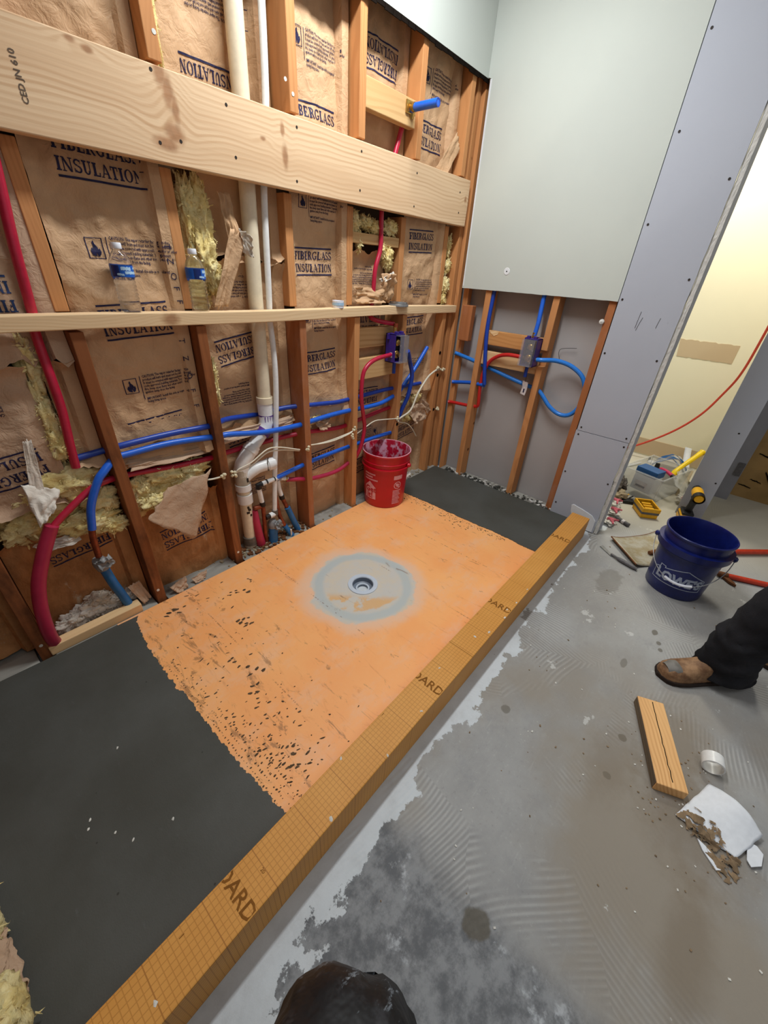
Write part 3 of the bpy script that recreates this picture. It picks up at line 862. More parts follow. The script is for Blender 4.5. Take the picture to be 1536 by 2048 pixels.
endcap['label'] = 'end strip of wallboard with pale cut edge'
MB().grid(lambda u, v: (2.4965 + 0.0022 * nz(v * 160, u * 5, 1), -1.250 - 0.0185 * u + 0.0018 * nz(v * 60, u * 2, 6), 0.004 + 2.746 * v), 4, 260).build('cut_edge', 'gypsum', endcap)
# joint compound smeared where the curb meets the wall
m = MB()
pl = [(-1.10, 0.05), (-1.078, 0.10), (-1.072, 0.140), (-1.085, 0.150), (-1.11, 0.144), (-1.14, 0.138), (-1.18, 0.128), (-1.21, 0.118), (-1.237, 0.09), (-1.239, 0.006), (-1.12, 0.006)]
m.prism(pl, 2.489, 2.4945, lambda u, v, a: (a, u, v)).build('mud_patch', 'joint_compound', lav2, bevel=0.004)

for k, (y, z, dy, dz) in enumerate(((-1.075, 1.18, -0.004, 0.075), (-1.082, 1.17, -0.012, 0.06), (-1.165, 1.19, -0.006, 0.045))):
    MB().tube([(2.4932, y, z), (2.4932, y + dy * .4, z + dz * .5), (2.4932, y + dy, z + dz)], .0011, 5, True, 3).build('pencil_mark', 'hinge_grey', lav1)
MB().lathe([(.0001, .012), (.012, .006), (.014, 0), (.008, -.008)], (2.507, -0.908, 1.19), (-1, 0, .2), 8).build('plaster_lump', 'gypsum', wall_back)
MB().prism([(-0.262, 1.069), (-0.33, 1.069), (-0.325, 1.052), (-0.30, 1.040), (-0.275, 1.055)], 2.518, 2.5205, lambda u, v, a: (a, u, v)).build('splinter', 'new_wood', wall_back)
# hall beyond: cream wall, wing wall, door casing, brown sheet wall
wall_hall = tag(MB().box(4.30, 4.42, -2.0, 0.3, 0.0, 3.1).build('wall_front', 'paint_cream'), kind='structure')
MB().box(4.294, 4.301, -1.62, 0.3, 0.012, 0.155).build('bare_strip', 'paper_tan', wall_hall)
pl = []
for k in range(21): pl.append((-1.085 - 0.40 * k / 20, 1.012 + 0.012 * nz(k * 0.8, 3)))
for k in range(21): pl.append((-1.485 + 0.40 * k / 20 - 0.02 * (k / 20), 0.88 + 0.008 * nz(k * 0.7, 9)))
MB().prism(pl, 4.297, 4.3015, lambda u, v, a: (a, u, v)).build('torn_patch', 'paper_tan', wall_hall)
wall_side = tag(MB().box(3.255, 4.30, -1.742, -1.60, 0.0, 3.1).build('wall_right', 'paint_cream'), kind='structure')
lavc = MB().box(3.240, 3.2555, -1.744, -1.592, 0.004, 3.1).build('drywall_panel', 'drywall_lavender', wall_side)
for y, z in ((-1.72, 0.28), (-1.70, 0.62), (-1.72, 1.0)):
    MB().lathe([(0.0001, 0.001), (0.005, 0.0015), (0.0055, 0)], (3.2395, y, z), (-1, 0, 0), 8).build('screw', 'nail_dark', lavc)
door_1 = tag(MB().box(3.78, 3.90, -1.855, -1.744, 0.0, 3.1).build('door_1', 'casing_grey'), kind='structure')
MB().box(3.772, 3.781, -1.85, -1.81, 0.20, 0.30).build('hinge', 'hinge_grey', door_1)
wall_brown = tag(MB().box(3.93, 3.98, -4.0, -1.855, 0.0, 3.1).build('wall_side', 'tan_panel'), kind='structure')
for (ya, za, yb, zb, w) in ((-1.90, 0.36, -2.06, 0.31, 0.006), (-1.99, 0.24, -2.10, 0.08, 0.012), (-1.88, 0.10, -1.96, 0.09, 0.004), (-1.93, 0.16, -2.0, 0.14, 0.004), (-2.0, 0.42, -2.2, 0.40, 0.005)):
    m = MB(); pts = []
    k = 9
    top = [(ya + (yb - ya) * i / k, za + (zb - za) * i / k + nz(i, ya * 9) * 0.012) for i in range(k + 1)]
    m.prism([(a, b + w * (1 - abs(2 * i / k - 1))) for i, (a, b) in enumerate(top)] + [(a, b - w) for a, b in reversed(top)], 3.926, 3.9305, lambda u, v, a: (a, u, v)).build('tear', 'hole_dark', wall_brown)
# near end wall at the left edge of the picture
wall_near = tag(MB().box(-0.47, -0.45, -1.3, 0.16, 0.0, 2.75).build('wall_near', 'sheathing'), kind='structure')
for y in (-0.42, -0.83, -1.25):
    MB().box(-0.45, -0.36, y, y + 0.038, 0.0, 2.7).build('stud', 'stud_wood_dark', wall_near, bevel=0.0025)

# ------------------------------------------------------------------ big timbers on the stud wall
brd = MB().prism([(-0.06, 1.812), (2.475, 1.815), (2.478, 1.70), (2.474, 1.602), (-0.06, 1.598)], -0.005, 0.034, lambda u, v, a: (u, a, v))
board = brd.build('blocking_board', 'board_wood', bevel=0.003, origin=(1.43, 0.0, 1.705))
tag(board, 'wide pale new pine board running across the studs above the shelf', 'board')
for x, z in ((0.745, 1.80), (0.735, 1.645), (0.80, 1.66), (0.97, 1.78), (0.985, 1.655), (1.25, 1.785), (1.24, 1.63), (1.59, 1.78), (1.585, 1.65), (1.98, 1.77), (1.975, 1.64), (2.39, 1.66), (2.38, 1.75)):
    MB().lathe([(0.0001, 0.0006), (0.0042, 0.0008), (0.0048, 0)], (x, -0.0052, z), (0, -1, 0), 9).build('nail_head', 'nail_dark', board)
vs, fs = font_mesh('CED JN 610', 0.026, bold=0.0004)
m = MB().add([(0.428 - b * .7, -0.0058, 1.655 + a * 0.72) for a, b in vs], fs); m.build('printed_stamp', 'ink_stamp', board, recalc=False)

prof = []
shelf = MB()
def shf(u, v): return None
n = 30; vs = []; fs = []
for i in range(n + 1):
    x = -0.06 + 2.555 * i / n
    dz = 0.003 * math.sin(i * 0.35) - 0.004 * (i / n)
    vs += [(x, -0.012, 1.152 + dz), (x, 0.042, 1.152 + dz), (x, 0.042, 1.194 + dz), (x, -0.012, 1.194 + dz)]
for i in range(n):
    for k in range(4):
        k2 = (k + 1) % 4
        fs.append((i * 4 + k, i * 4 + k2, i * 4 + 4 + k2, i * 4 + 4 + k))
fs += [(3, 2, 1, 0), tuple(n * 4 + k for k in range(4))]
shelf = MB().add(vs, fs).build('shelf_board', 'shelf_wood', bevel=0.003, origin=(1.10, 0.015, 1.173))
tag(shelf, 'narrow pale pine ledge board carrying the water bottles', 'shelf')
o = MB().box(-0.036, 0.292, -0.008, 0.036, 0.036, 0.077).build('wood_block', 'new_wood', bevel=0.003)
tag(o, 'short pale new pine block at the wall foot beside the thick red sleeve', 'wood block')

# ------------------------------------------------------------------ shower base
DX, DY = 1.087, -0.566
tray = thing('shower_tray', 'bright orange foam shower tray with round drain in the middle', 'shower tray', (1.1, -0.57, 0.0))
# slab with a hole for the drain
m = MB()
seg = 64; R = 0.058
ring = [(DX + R * math.cos(2 * PI * k / seg), DY + R * math.sin(2 * PI * k / seg)) for k in range(seg)]
X0, X1, Y0, Y1 = 0.185, 2.005, -1.108, -0.016
def sq(a):
    c, s = math.cos(a), math.sin(a)
    tx = ((X1 - DX) if c > 0 else (X0 - DX)) / c if abs(c) > 1e-9 else 1e9
    ty = ((Y1 - DY) if s > 0 else (Y0 - DY)) / s if abs(s) > 1e-9 else 1e9
    t = min(tx, ty)
    return (DX + c * t, DY + s * t)
angs = [2 * PI * k / seg for k in range(seg)]
outer = [sq(a) for a in angs]
# pull the nearest samples onto the real corners
for cx, cy in ((X0, Y0), (X0, Y1), (X1, Y0), (X1, Y1)):
    j = min(range(seg), key=lambda k: (outer[k][0] - cx) ** 2 + (outer[k][1] - cy) ** 2)
    outer[j] = (cx, cy)
vs = [(a, b, 0.0365) for a, b in ring] + [(a, b, 0.041) for a, b in outer] + [(a, b, 0.0) for a, b in outer] + [(a, b, 0.005) for a, b in ring]
fs = []
for k in range(seg):
    k2 = (k + 1) % seg
    fs += [(k, seg + k, seg + k2, k2), (seg + k, 2 * seg + k, 2 * seg + k2, seg + k2), (k, k2, 3 * seg + k2, 3 * seg + k), (2 * seg + k, 3 * seg + k, 3 * seg + k2, 2 * seg + k2)]
body = MB().add(vs, fs).build('tray_body', 'tray_orange', tray, origin=(0, 0, 0))
dr = MB().lathe([(0.074, 0.0372), (0.073, 0.0405), (0.066, 0.0415), (0.054, 0.041), (0.051, 0.038), (0.051, 0.034)], (DX, DY, 0), (0, 0, 1), 40).build('drain_flange', 'drain_grey', tray, smooth=True)
m = MB().lathe([(0.0515, 0.038), (0.050, 0.012), (0.047, 0.010), (0.030, 0.009), (0.026, 0.004), (0.026, -0.03), (0.0001, -0.03)], (DX, DY, 0.0), (0, 0, 1), 40)
m.build('drain_throat', 'drain_dark', tray, smooth=True, recalc=False)
MB().lathe([(0.034, 0.0095), (0.034, 0.015), (0.026, 0.015), (0.026, 0.0095)], (DX, DY, 0.0), (0, 0, 1), 32, close=True).build('inner_collar', 'drain_grey', tray, smooth=True)

def ragged(pts, amp, step, seed):
    out = []
    for i in range(len(pts) - 1):
        a, b = Vector(pts[i]), Vector(pts[i + 1])
        k = max(1, int((b - a).length / step))
        nrm = Vector((-(b - a).y, (b - a).x)).normalized()
        for j in range(k):
            p = a.lerp(b, j / k)
            d = amp * (nz(p.x * 22, p.y * 22, seed) + 0.6 * nz(p.x * 75, p.y * 75, seed + 3) + 0.5 * nz(p.x * 150, p.y * 150, seed + 5))
            out.append(tuple(p + nrm * d))
    out.append(tuple(pts[-1]))
    return out
def slab(name, poly, z0, z1, mat, parent=None):
    bm = bmesh.new()
    vs = [bm.verts.new((a, b, z1)) for a, b in poly]
    f = bm.faces.new(vs)
    r = bmesh.ops.extrude_face_region(bm, geom=[f])
    for g in r['geom']:
        if isinstance(g, bmesh.types.BMVert): g.co.z = z0
    bmesh.ops.recalc_face_normals(bm, faces=bm.faces)
    bmesh.ops.triangulate(bm, faces=[x for x in bm.faces if len(x.verts) > 4])
    m = MB(); bm.verts.index_update()
    m.add([v.co.copy() for v in bm.verts], [[v.index for v in x.verts] for x in bm.faces]); bm.free()
    return m.build(name, mat, parent, recalc=False)
near_edge = [(0.262, -0.030), (0.245, -0.08), (0.222, -0.22), (0.218, -0.383), (0.226, -0.55), (0.228, -0.658), (0.227, -0.844), (0.238, -0.97), (0.252, -1.108)]
poly = [(-0.335, -1.108), (-0.345, -0.6), (-0.30, -0.25), (-0.27, -0.012)] + ragged(near_edge, 0.010, 0.004, 1.0)
near = thing('mortar_bed', 'large dark grey mortar bed at the near end of the orange tray', 'mortar', (0.0, -0.56, 0.0))
slab('screed', poly, 0.0, 0.0445, 'mortar_dark', near)
far_edge = [(1.958, -0.020), (1.964, -0.113), (1.973, -0.313), (1.973, -0.588), (1.981, -0.850), (1.969, -1.108)]
poly = list(reversed(ragged(far_edge, 0.006, 0.004, 7.0))) + [(1.99, -0.010), (2.497, -0.010), (2.497, -1.108)]
far = thing('mortar_bed', 'smaller dark grey mortar bed behind the red bucket', 'mortar', (2.23, -0.56, 0.0))
slab('screed', poly, 0.0, 0.0440, 'mortar_dark', far)
# trowel-tooth dabs and smears of mortar left on the tray
def splat(m, x, y, r, el, ang, z):
    n = 7; c, s = math.cos(ang), math.sin(ang); vs = []
    for k in range(n):
        a = 2 * PI * k / n; q = r * 0.62 * (0.6 + 0.6 * random.random())
        u, v = q * math.cos(a) * el, q * math.sin(a)
        vs.append((x + u * c - v * s, y + u * s + v * c, z))
    vs.append((x, y, z + 0.0012))
    m.add(vs, [(k, (k + 1) % n, n) for k in range(n)])
m = MB()
for row in range(4):
    for k in range(64):
        y = -0.36 - k * 0.0115 + random.uniform(-.002, .002)
        if y < -1.09: break
        if random.random() < 0.25 + 0.17 * row - 0.25 * (y < -0.75): continue
        splat(m, 0.238 + row * 0.018 + 0.012 * (y + 0.36) * -1 + random.uniform(-.003, .003), y, random.uniform(.0025, .0055), random.uniform(1, 1.8), random.uniform(2.6, 3.6), 0.0405)
for k in range(120):
    y = -0.70 - random.random() * 0.39; x = 0.27 + abs(random.gauss(0, 0.10))
    splat(m, x, y, random.uniform(.002, .006), random.uniform(1, 3.0), random.uniform(2.5, 3.4), 0.0405)
for k in range(90):
    y = -0.05 - random.random() * 0.95; x = 0.26 + abs(random.gauss(0, 0.22))
    splat(m, x, y, random.uniform(.0015, .006), random.uniform(1, 3.5), random.uniform(2.3, 3.6), 0.0405)
for (x, y, r) in ((0.62, -0.18, .012), (0.66, -0.22, .016), (0.72, -0.16, .010), (0.55, -0.36, .016), (0.57, -0.38, .012), (0.36, -0.12, .018), (0.40, -0.10, .014), (0.43, -0.52, .014), (0.44, -0.60, .016), (0.40, -0.66, .015), (0.33, -0.98, .012), (0.36, -0.95, .012)):
    for j in range(4): splat(m, x + random.gauss(0, r), y + random.gauss(0, r), r * 0.6, 1.8, random.uniform(2.4, 3.4), 0.0405)
mw_ = MB()
for (x, y) in ((-0.085, -0.78), (-0.06, -0.83), (-0.12, -0.70), (-0.13, -0.72), (0.03, -0.86), (0.0, -0.55)): splat(mw_, x, y, .005, 1.5, 1.0, .0448)
mw_.build('plaster_specks', 'white_chip', near, kind='stuff', recalc=False)
m.build('mortar_splatter', 'mortar_smear', near, kind='stuff', recalc=False)
m = MB()
for k in range(230):
    y = -0.06 - random.random() * 0.85; x = 1.962 - abs(random.gauss(0, 0.045 if y > -0.7 else 0.02))
    splat(m, x, y, random.uniform(.002, .007), random.uniform(1, 2.4), random.uniform(0.8, 2.3), 0.0405)
m.build('mortar_splatter', 'mortar_smear', far, kind='stuff', recalc=False)

# curb
CT = 0.136
curb = thing('shower_curb', 'long ochre foam-board curb with printed grid between tray and floor', 'curb', (1.0, -1.16, 0.0))
cb = MB().box(-0.75, 2.41, -1.214, -1.108, 0.0, CT).build('curb_body', 'curb_board', curb, bevel=0.003, origin=(0, 0, 0))
def curb_text(x, txt, size, y0, mat, bold=0.0, clip=True):
    vs, fs = font_mesh(txt, size, bold=bold)
    bm = bmesh.new()
    bv = [bm.verts.new((x + b, y0 - a, CT + 0.0006)) for a, b in vs]
    for f in fs:
        try: bm.faces.new([bv[i] for i in f])
        except Exception: pass
    if clip:
        g = list(bm.verts) + list(bm.edges) + list(bm.faces)
        bmesh.ops.bisect_plane(bm, geom=g, plane_co=(0, -1.1105, 0), plane_no=(0, 1, 0), clear_outer=True)
        g = list(bm.verts) + list(bm.edges) + list(bm.faces)
        bmesh.ops.bisect_plane(bm, geom=g, plane_co=(0, -1.2105, 0), plane_no=(0, -1, 0), clear_outer=True)
    bm.verts.index_update()
    m = MB().add([v.co.copy() for v in bm.verts], [[v.index for v in f.verts] for f in bm.faces]); bm.free()
    return m.build('printed_lettering', mat, curb, recalc=False)
for x in (0.045, 0.785, 1.312, 2.045):
    curb_text(x, 'OARD', 0.046, -1.0865, 'ink_brown', 0.0006)
curb_text(0.118, '20', 0.012, -1.158, 'ink_brown')
for x, y in ((-0.06, -1.125), (0.60, -1.1115), (1.21, -1.1115)):
    curb_text(x, '1', 0.016, y, 'ink_brown')
# seam and plaster chips on the curb
MB().box(1.007, 1.0085, -1.2135, -1.1085, CT - 0.001, CT + 0.0005).build('seam', 'ink_brown', curb)
m = MB()
for x, y in ((1.52, -1.205), (1.40, -1.206), (1.16, -1.2), (0.88, -1.15), (1.33, -1.195), (0.42, -1.115), (0.30, -1.205), (-0.13, -1.18), (1.28, -1.21), (1.1, -1.17), (0.70, -1.2), (0.52, -1.21)):
    splat(m, x, y, random.uniform(.004, .007), 1.8, random.uniform(0, 3), CT + 0.0004)
m.build('plaster_chips', 'white_chip', curb, kind='stuff', recalc=False)

# ------------------------------------------------------------------ insulation batts
CAU = ('CAUTION: The vapor retarder facing on this\nproduct will burn and must not be left exposed.\nIt must be covered with approved interior or other\ncode approved building materials. To prevent\nfire, keep open flame and other sources of\nignition away from the facing.\n\nIMPORTANT: Install this side as required\nfacing living space.')
def facing_fn(x0, x1, base, bulge, seed):
    def fn(x, z):
        u = (x - x0) / (x1 - x0)
        e = min(u, 1 - u)
        q = max(0.0, 1 - (2 * u - 1) ** 2)
        flange = max(0.0, 1 - e / 0.10)
        w = nz(x * 7, z * 5, seed) * 0.010 + (0.5 - abs(nz(x * 11 + z * 6, z * 9 - x * 4, seed + 9))) * 0.010 + abs(nz(x * 22, z * 24, seed + 4)) * 0.006
        puff = 0.6 + 0.4 * math.sin(z * 7.3 + seed * 2)
        fr = max(0.0, min(1.0, (u - 0.865) / 0.02))
        cr = math.exp(-((u - 0.86) / 0.012) ** 2)
        body = base - bulge * (q ** 0.6) * puff - flange * 0.012 - 1.35 * w
        flat = base - 0.036 - 0.25 * w
        return body * (1 - fr) + flat * fr + 0.006 * cr
    return fn
NB = [0]
def sheet(parent, fn, x0, x1, z0, z1, mat='kraft_paper', rag0=0.0, rag1=0.0, seed=0.0, left=None):
    nu = max(6, int((x1 - x0) / 0.011)); nv = max(4, int((z1 - z0) / 0.012))
    def g(u, v):
        xa = x0 + (left(z0 + (z1 - z0) * v) if left else 0)
        x = xa + (x1 - xa) * u
        a = z0 + rag0 * (nz(x * 16, 1.0, seed) + 0.5 * nz(x * 50, 2.0, seed))
        b = z1 + rag1 * (nz(x * 16, 5.0, seed) + 0.5 * nz(x * 50, 6.0, seed))
        z = a + (b - a) * v
        curl = 0
        if rag0: curl += 0.03 * max(0, 1 - v * 9) ** 2
        if rag1: curl += 0.03 * max(0, 1 - (1 - v) * 9) ** 2
        return (x, fn(x, z) - curl, z)
    return MB().grid(g, nu, nv).build('facing', mat, parent, smooth=True, recalc=False)
def lay(parent, fn, vs, fs, ox, oz, flip, mat, name='printed_text', tilt=0.0, off=0.0016):
    c, s = math.cos(tilt + (PI if flip else 0)), math.sin(tilt + (PI if flip else 0))
    out = []
    for a, b in vs:
        x = ox + a * c - b * s; z = oz + a * s + b * c
        out.append((x, fn(x, z) - off, z))
    return MB().add(out, fs).build(name, mat, parent, recalc=False)
def clipx(vs, fs, f): return vs, [q for q in fs if all(f(vs[i]) for i in q)]
def logo(parent, fn, xc, zc, flip=False, width=0.30, mat='ink', tilt=0.0, lines=('FIBERGLASS', 'INSULATION'), bars=(1, 1)):
    cap = 0.031
    P = []
    w0 = width * 0.73
    if lines[0]: P += [[(a - w0 / 2, b + 0.008) for a, b in p] for p in serif_polys(lines[0], w0, cap)]
    if lines[1]: P += [[(a - w0 / 2, b - 0.008 - cap) for a, b in p] for p in serif_polys(lines[1], w0, cap)]
    if bars[0]: P.append(_r(-w0 / 2, 0.008 + cap + 0.009, w0 / 2, 0.008 + cap + 0.0145))
    if bars[1]: P.append(_r(-w0 / 2, -0.008 - cap - 0.0145, w0 / 2, -0.008 - cap - 0.009))
    vs, fs = polys_to_mesh(P)
    return lay(parent, fn, vs, fs, xc, zc, flip, mat, tilt=tilt)
def caution(parent, fn, xc, zc, flip=False, width=0.30, tilt=0.0, flame=True):
    sz = width / 0.30
    vs, fs = font_mesh(CAU, 0.0128, res=1, linespace=0.92, bold=0.00025)
    vs = [((a * 0.72 - 0.050) * sz, (b + 0.045) * sz) for a, b in vs]
    lay(parent, fn, vs, fs, xc, zc, flip, 'ink', tilt=tilt)
    if flame:
        P = [_r(-.150, -.026, -.146, .054), _r(-.086, -.026, -.082, .054), _r(-.150, .051, -.082, .054), _r(-.150, -.026, -.082, -.023), _r(-.066, -.070, -.0625, .060)]
        fl = [(-.116, -.018), (-.132, -.012), (-.137, .002), (-.130, .016), (-.126, .010), (-.122, .024), (-.124, .036), (-.117, .044), (-.114, .030), (-.106, .020), (-.104, .010), (-.098, .014), (-.095, .0), (-.100, -.012), (-.110, -.018), (-.106, -.006), (-.112, .004), (-.118, -.006)]
        n = len(fl)
        cx, cz = -.116, .0
        tri = [[fl[i], fl[(i + 1) % n], (cx, cz)] for i in range(n)]
        v2, f2 = polys_to_mesh([[((a + .116) * .66 * sz - .092 * sz, (b * .66 + .012) * sz) if True else 0 for a, b in p] for p in P + tri], 0.02)
        lay(parent, fn, v2, f2, xc, zc, flip, 'ink', 'flame_symbol', tilt=tilt)
def wool(parent, c, s, seed, name='wool', res=(44, 30)):
    """ragged lump of glass wool around c with half sizes s"""
    nu, nv = res
    vs = []; fs = []
    for j in range(nv + 1):
        th = PI * j / nv
        for i in range(nu):
            ph = 2 * PI * i / nu
            d = Vector((math.sin(th) * math.cos(ph), math.sin(th) * math.sin(ph), math.cos(th)))
            p = d * 2.3 + Vector((seed * 3.1, seed, seed * 1.7))
            r = 0.86 + 0.42 * noise.noise(p) + 0.26 * noise.noise(p * 2.3) + 0.18 * abs(noise.noise(p * 5.1)) + 0.10 * noise.noise(p * 9.7)
            vs.append((c[0] + d.x * s[0] * r, c[1] + d.y * s[1] * r, c[2] + d.z * s[2] * r))
    for j in range(nv):
        for i in range(nu):
            i2 = (i + 1) % nu
            fs.append((j * nu + i, j * nu + i2, (j + 1) * nu + i2, (j + 1) * nu + i))
    m = MB().add(vs, fs)
    # loose fibres and wisps
    rnd = random.Random(int(seed * 1000))
    for k in range(150):
        d = Vector((rnd.gauss(0, 1), -abs(rnd.gauss(0, 1)), rnd.gauss(0, 1))).normalized()
        q_ = d * 2.3 + Vector((seed * 3.1, seed, seed * 1.7))
        r = 0.86 + 0.42 * noise.noise(q_) + 0.26 * noise.noise(q_ * 2.3) + 0.10
        b = Vector((c[0] + d.x * s[0] * r, c[1] + d.y * s[1] * r, c[2] + d.z * s[2] * r))
        t = Vector((rnd.gauss(0, 1), rnd.gauss(0, .5), rnd.gauss(0, 1))).normalized()
        e = b + t * rnd.uniform(.006, .016) + d * rnd.uniform(.001, .006)
        mid = (b + e) / 2 + d * rnd.uniform(.001, .004)
        w = t.cross(d).normalized() * rnd.choice((.0006, .0008, .0012, .0030))
        m.add([b - w, b + w, mid + w, mid - w, e], [(0, 1, 2, 3), (3, 2, 4)])
    return m.build(name, 'fiberglass_wool', parent, smooth=True, recalc=False, sharp=False)
def flap(parent, pts, mat, seed, name='torn_flap', crumple=0.02, n=22, nrm=(0, -1, 0)):
    """quad of paper through four corner points with ragged edges and folds"""
    A, B, C_, D = [Vector(p) for p in pts]
    N = Vector(nrm)
    def g(u, v):
        uu = u + 0.05 * nz(v * 6, 1, seed) * (1 if u in (0, 1) else 0); vv = v + 0.06 * nz(u * 7, 2, seed) * (1 if v in (0, 1) else 0)
        p = A.lerp(B, uu).lerp(D.lerp(C_, uu), vv)
        return p + N * (crumple * (nz(u * 2.2, v * 2.2, seed) + 0.5 * nz(u * 6, v * 5, seed + 2) + 0.8 * abs(nz(u * 3 + v * 2, v * 3, seed + 5))))
    return MB().grid(g, n, n).build(name, mat, parent, smooth=True, recalc=False, solid=0.001)

def batt(i, label):
    x0 = SX[i] + 0.04; x1 = SX[i + 1] - 0.003
    return thing('insulation_batt', label, 'insulation', ((x0 + x1) / 2, 0.10, 0.05), 'kraft-faced batts between the studs'), x0, x1

# bay 0 (left edge of picture)
b0, x0, x1 = batt(0, 'torn kraft-faced insulation in the bay at the left edge behind the red pipes')
f0 = facing_fn(x0, x1, 0.095, 0.035, 1.0)
s = sheet(b0, f0, x0, x1, 1.06, 2.5, 'kraft_paper_pale', rag0=0.03, seed=1.0)
logo(s, f0, 0.16, 1.235, True, 0.30, 'ink_blue')
caution(s, f0, 0.15, 1.45, True)
logo(s, f0, 0.16, 1.66, True, 0.30)
s = sheet(b0, f0, x0, 0.225, 0.60, 1.06, 'kraft_paper_pale', rag0=0.03, rag1=0.02, seed=2.0)
caution(s, f0, 0.09, 0.97, True, flame=False)
logo(s, f0, 0.075, 0.74, True, 0.30, tilt=0.16)
s = sheet(b0, f0, 0.265, x1, 0.70, 1.06, 'kraft_paper', rag0=0.03, rag1=0.02, seed=3.0)
s = sheet(b0, facing_fn(x0, x1, 0.12, 0.03, 2.0), x0, x1, 0.03, 0.50, 'kraft_paper_wet', rag1=0.05, seed=4.0)
f0b = facing_fn(x0, x1, 0.12, 0.03, 2.0)
logo(s, f0b, 0.185, 0.40, True, 0.28, tilt=0.10, lines=('FIBERGLASS', None), bars=(1, 0))
for k, (c, sz) in enumerate((((0.245, .075, 1.06), (.035, .03, .09)), ((0.235, .07, .90), (.03, .03, .12)), ((0.24, .065, .80), (.045, .035, .06)), ((0.23, .07, .66), (.10, .035, .07)),
                            ((0.12, .08, .62), (.06, .03, .05)), ((0.29, .07, .56), (.07, .035, .06)), ((0.25, .06, .49), (.10, .035, .05)), ((0.31, .05, .455), (.05, .03, .035)), ((0.06, .09, .53), (.07, .035, .06)), ((0.19, .085, .60), (.12, .035, .06)), ((0.16, .09, .50), (.12, .03, .06)), ((0.28, .085, .66), (.07, .03, .06)))):
    wool(b0, c, sz, 1.0 + k * 0.37)
flap(b0, [(0.10, 0.03, 0.71), (0.19, 0.03, 0.66), (0.145, -0.005, 0.60), (0.095, -0.01, 0.565)], 'paper_white_torn', 3.3, crumple=0.015)
flap(b0, [(0.150, 0.040, 0.84), (0.172, 0.038, 0.84), (0.150, 0.030, 0.66), (0.112, 0.030, 0.67)], 'paper_white_torn', 6.1, crumple=0.004)
flap(b0, [(0.06, 0.06, 0.47), (0.20, 0.06, 0.47), (0.19, 0.045, 0.44), (0.07, 0.05, 0.435)], 'paper_white_torn', 7.1, crumple=0.02)

for k, (x, z, r) in enumerate(((0.07, .075, .05), (0.13, .09, .06), (0.21, .07, .05), (0.27, .08, .04), (0.17, .13, .04))):
    o = wool(b0, (x, .085, z), (r * 1.3, .03, r * .8), 41 + k * .7, 'dusty_wool')
    o.data.materials[0] = MATS['paper_white_torn']

# bay 1
b1, x0, x1 = batt(1, 'kraft-faced insulation behind the first water bottle, printed with a flame symbol')
f1 = facing_fn(x0, x1, 0.09, 0.032, 3.0)
s = sheet(b1, f1, x0, x1, 0.66, 2.5, rag0=0.018, seed=5.0)
logo(s, f1, 0.585, 1.585, False, 0.315)
caution(s, f1, 0.605, 1.345, False, 0.31)
logo(s, f1, 0.575, 1.165, False, 0.305, tilt=0.05)
caution(s, f1, 0.595, 0.935, False, 0.30, tilt=0.05)
logo(s, f1, 0.56, 0.775, False, 0.30, tilt=0.06)
for k, ch in enumerate('TZOFF'):
    vs, fs = font_mesh(ch, 0.030)
    lay(s, f1, [(b, -a) for a, b in vs], fs, 0.712 + k * 0.002, 1.395 - k * 0.042, False, 'ink', 'printed_code')
    lay(s, f1, [(b, -a) for a, b in vs], fs, 0.700 + k * 0.002, 1.10 - k * 0.062, False, 'ink', 'printed_code')
caution(s, f1, 0.575, 2.02, False, 0.30)
f1b = facing_fn(x0, x1, 0.115, 0.03, 4.0)
s = sheet(b1, f1b, x0, x1, 0.03, 0.47, 'kraft_paper_wet', rag1=0.03, seed=6.0)
logo(s, f1b, 0.585, 0.27, True, 0.31, tilt=0.08)
for k, (c, sz) in enumerate((((0.44, .08, .55), (.06, .035, .055)), ((0.53, .075, .585), (.09, .035, .04)), ((0.66, .075, .585), (.08, .03, .035)), ((0.48, .06, .49), (.08, .035, .035)), ((0.62, .08, .54), (.08, .03, .04)), ((0.56, .085, .52), (.14, .03, .06)), ((0.44, .085, .50), (.07, .03, .06)))):
    wool(b1, c, sz, 5.0 + k * 0.41)
flap(b1, [(0.52, 0.03, 0.545), (0.705, 0.015, 0.575), (0.565, -0.035, 0.305), (0.405, -0.03, 0.465)], 'kraft_paper_pale', 2.5, crumple=0.009)
flap(b1, [(0.41, 0.06, 0.69), (0.735, 0.06, 0.665), (0.735, 0.035, 0.64), (0.41, 0.03, 0.655)], 'kraft_paper_pale', 4.2, crumple=0.014)

flap(b1, [(0.42, 0.015, 0.075), (0.50, 0.02, 0.09), (0.49, -0.005, 0.040), (0.44, -0.008, 0.040)], 'kraft_paper_pale', 3.1, crumple=0.012)
flap(b0, [(0.275, 0.05, 0.15), (0.325, 0.055, 0.15), (0.345, 0.03, 0.055), (0.305, 0.025, 0.05)], 'kraft_paper_pale', 4.7, crumple=0.008)
flap(b1, [(0.52, 0.02, 0.06), (0.60, 0.025, 0.07), (0.58, 0.0, 0.040), (0.53, 0.0, 0.040)], 'kraft_paper_pale', 6.3, crumple=0.01)

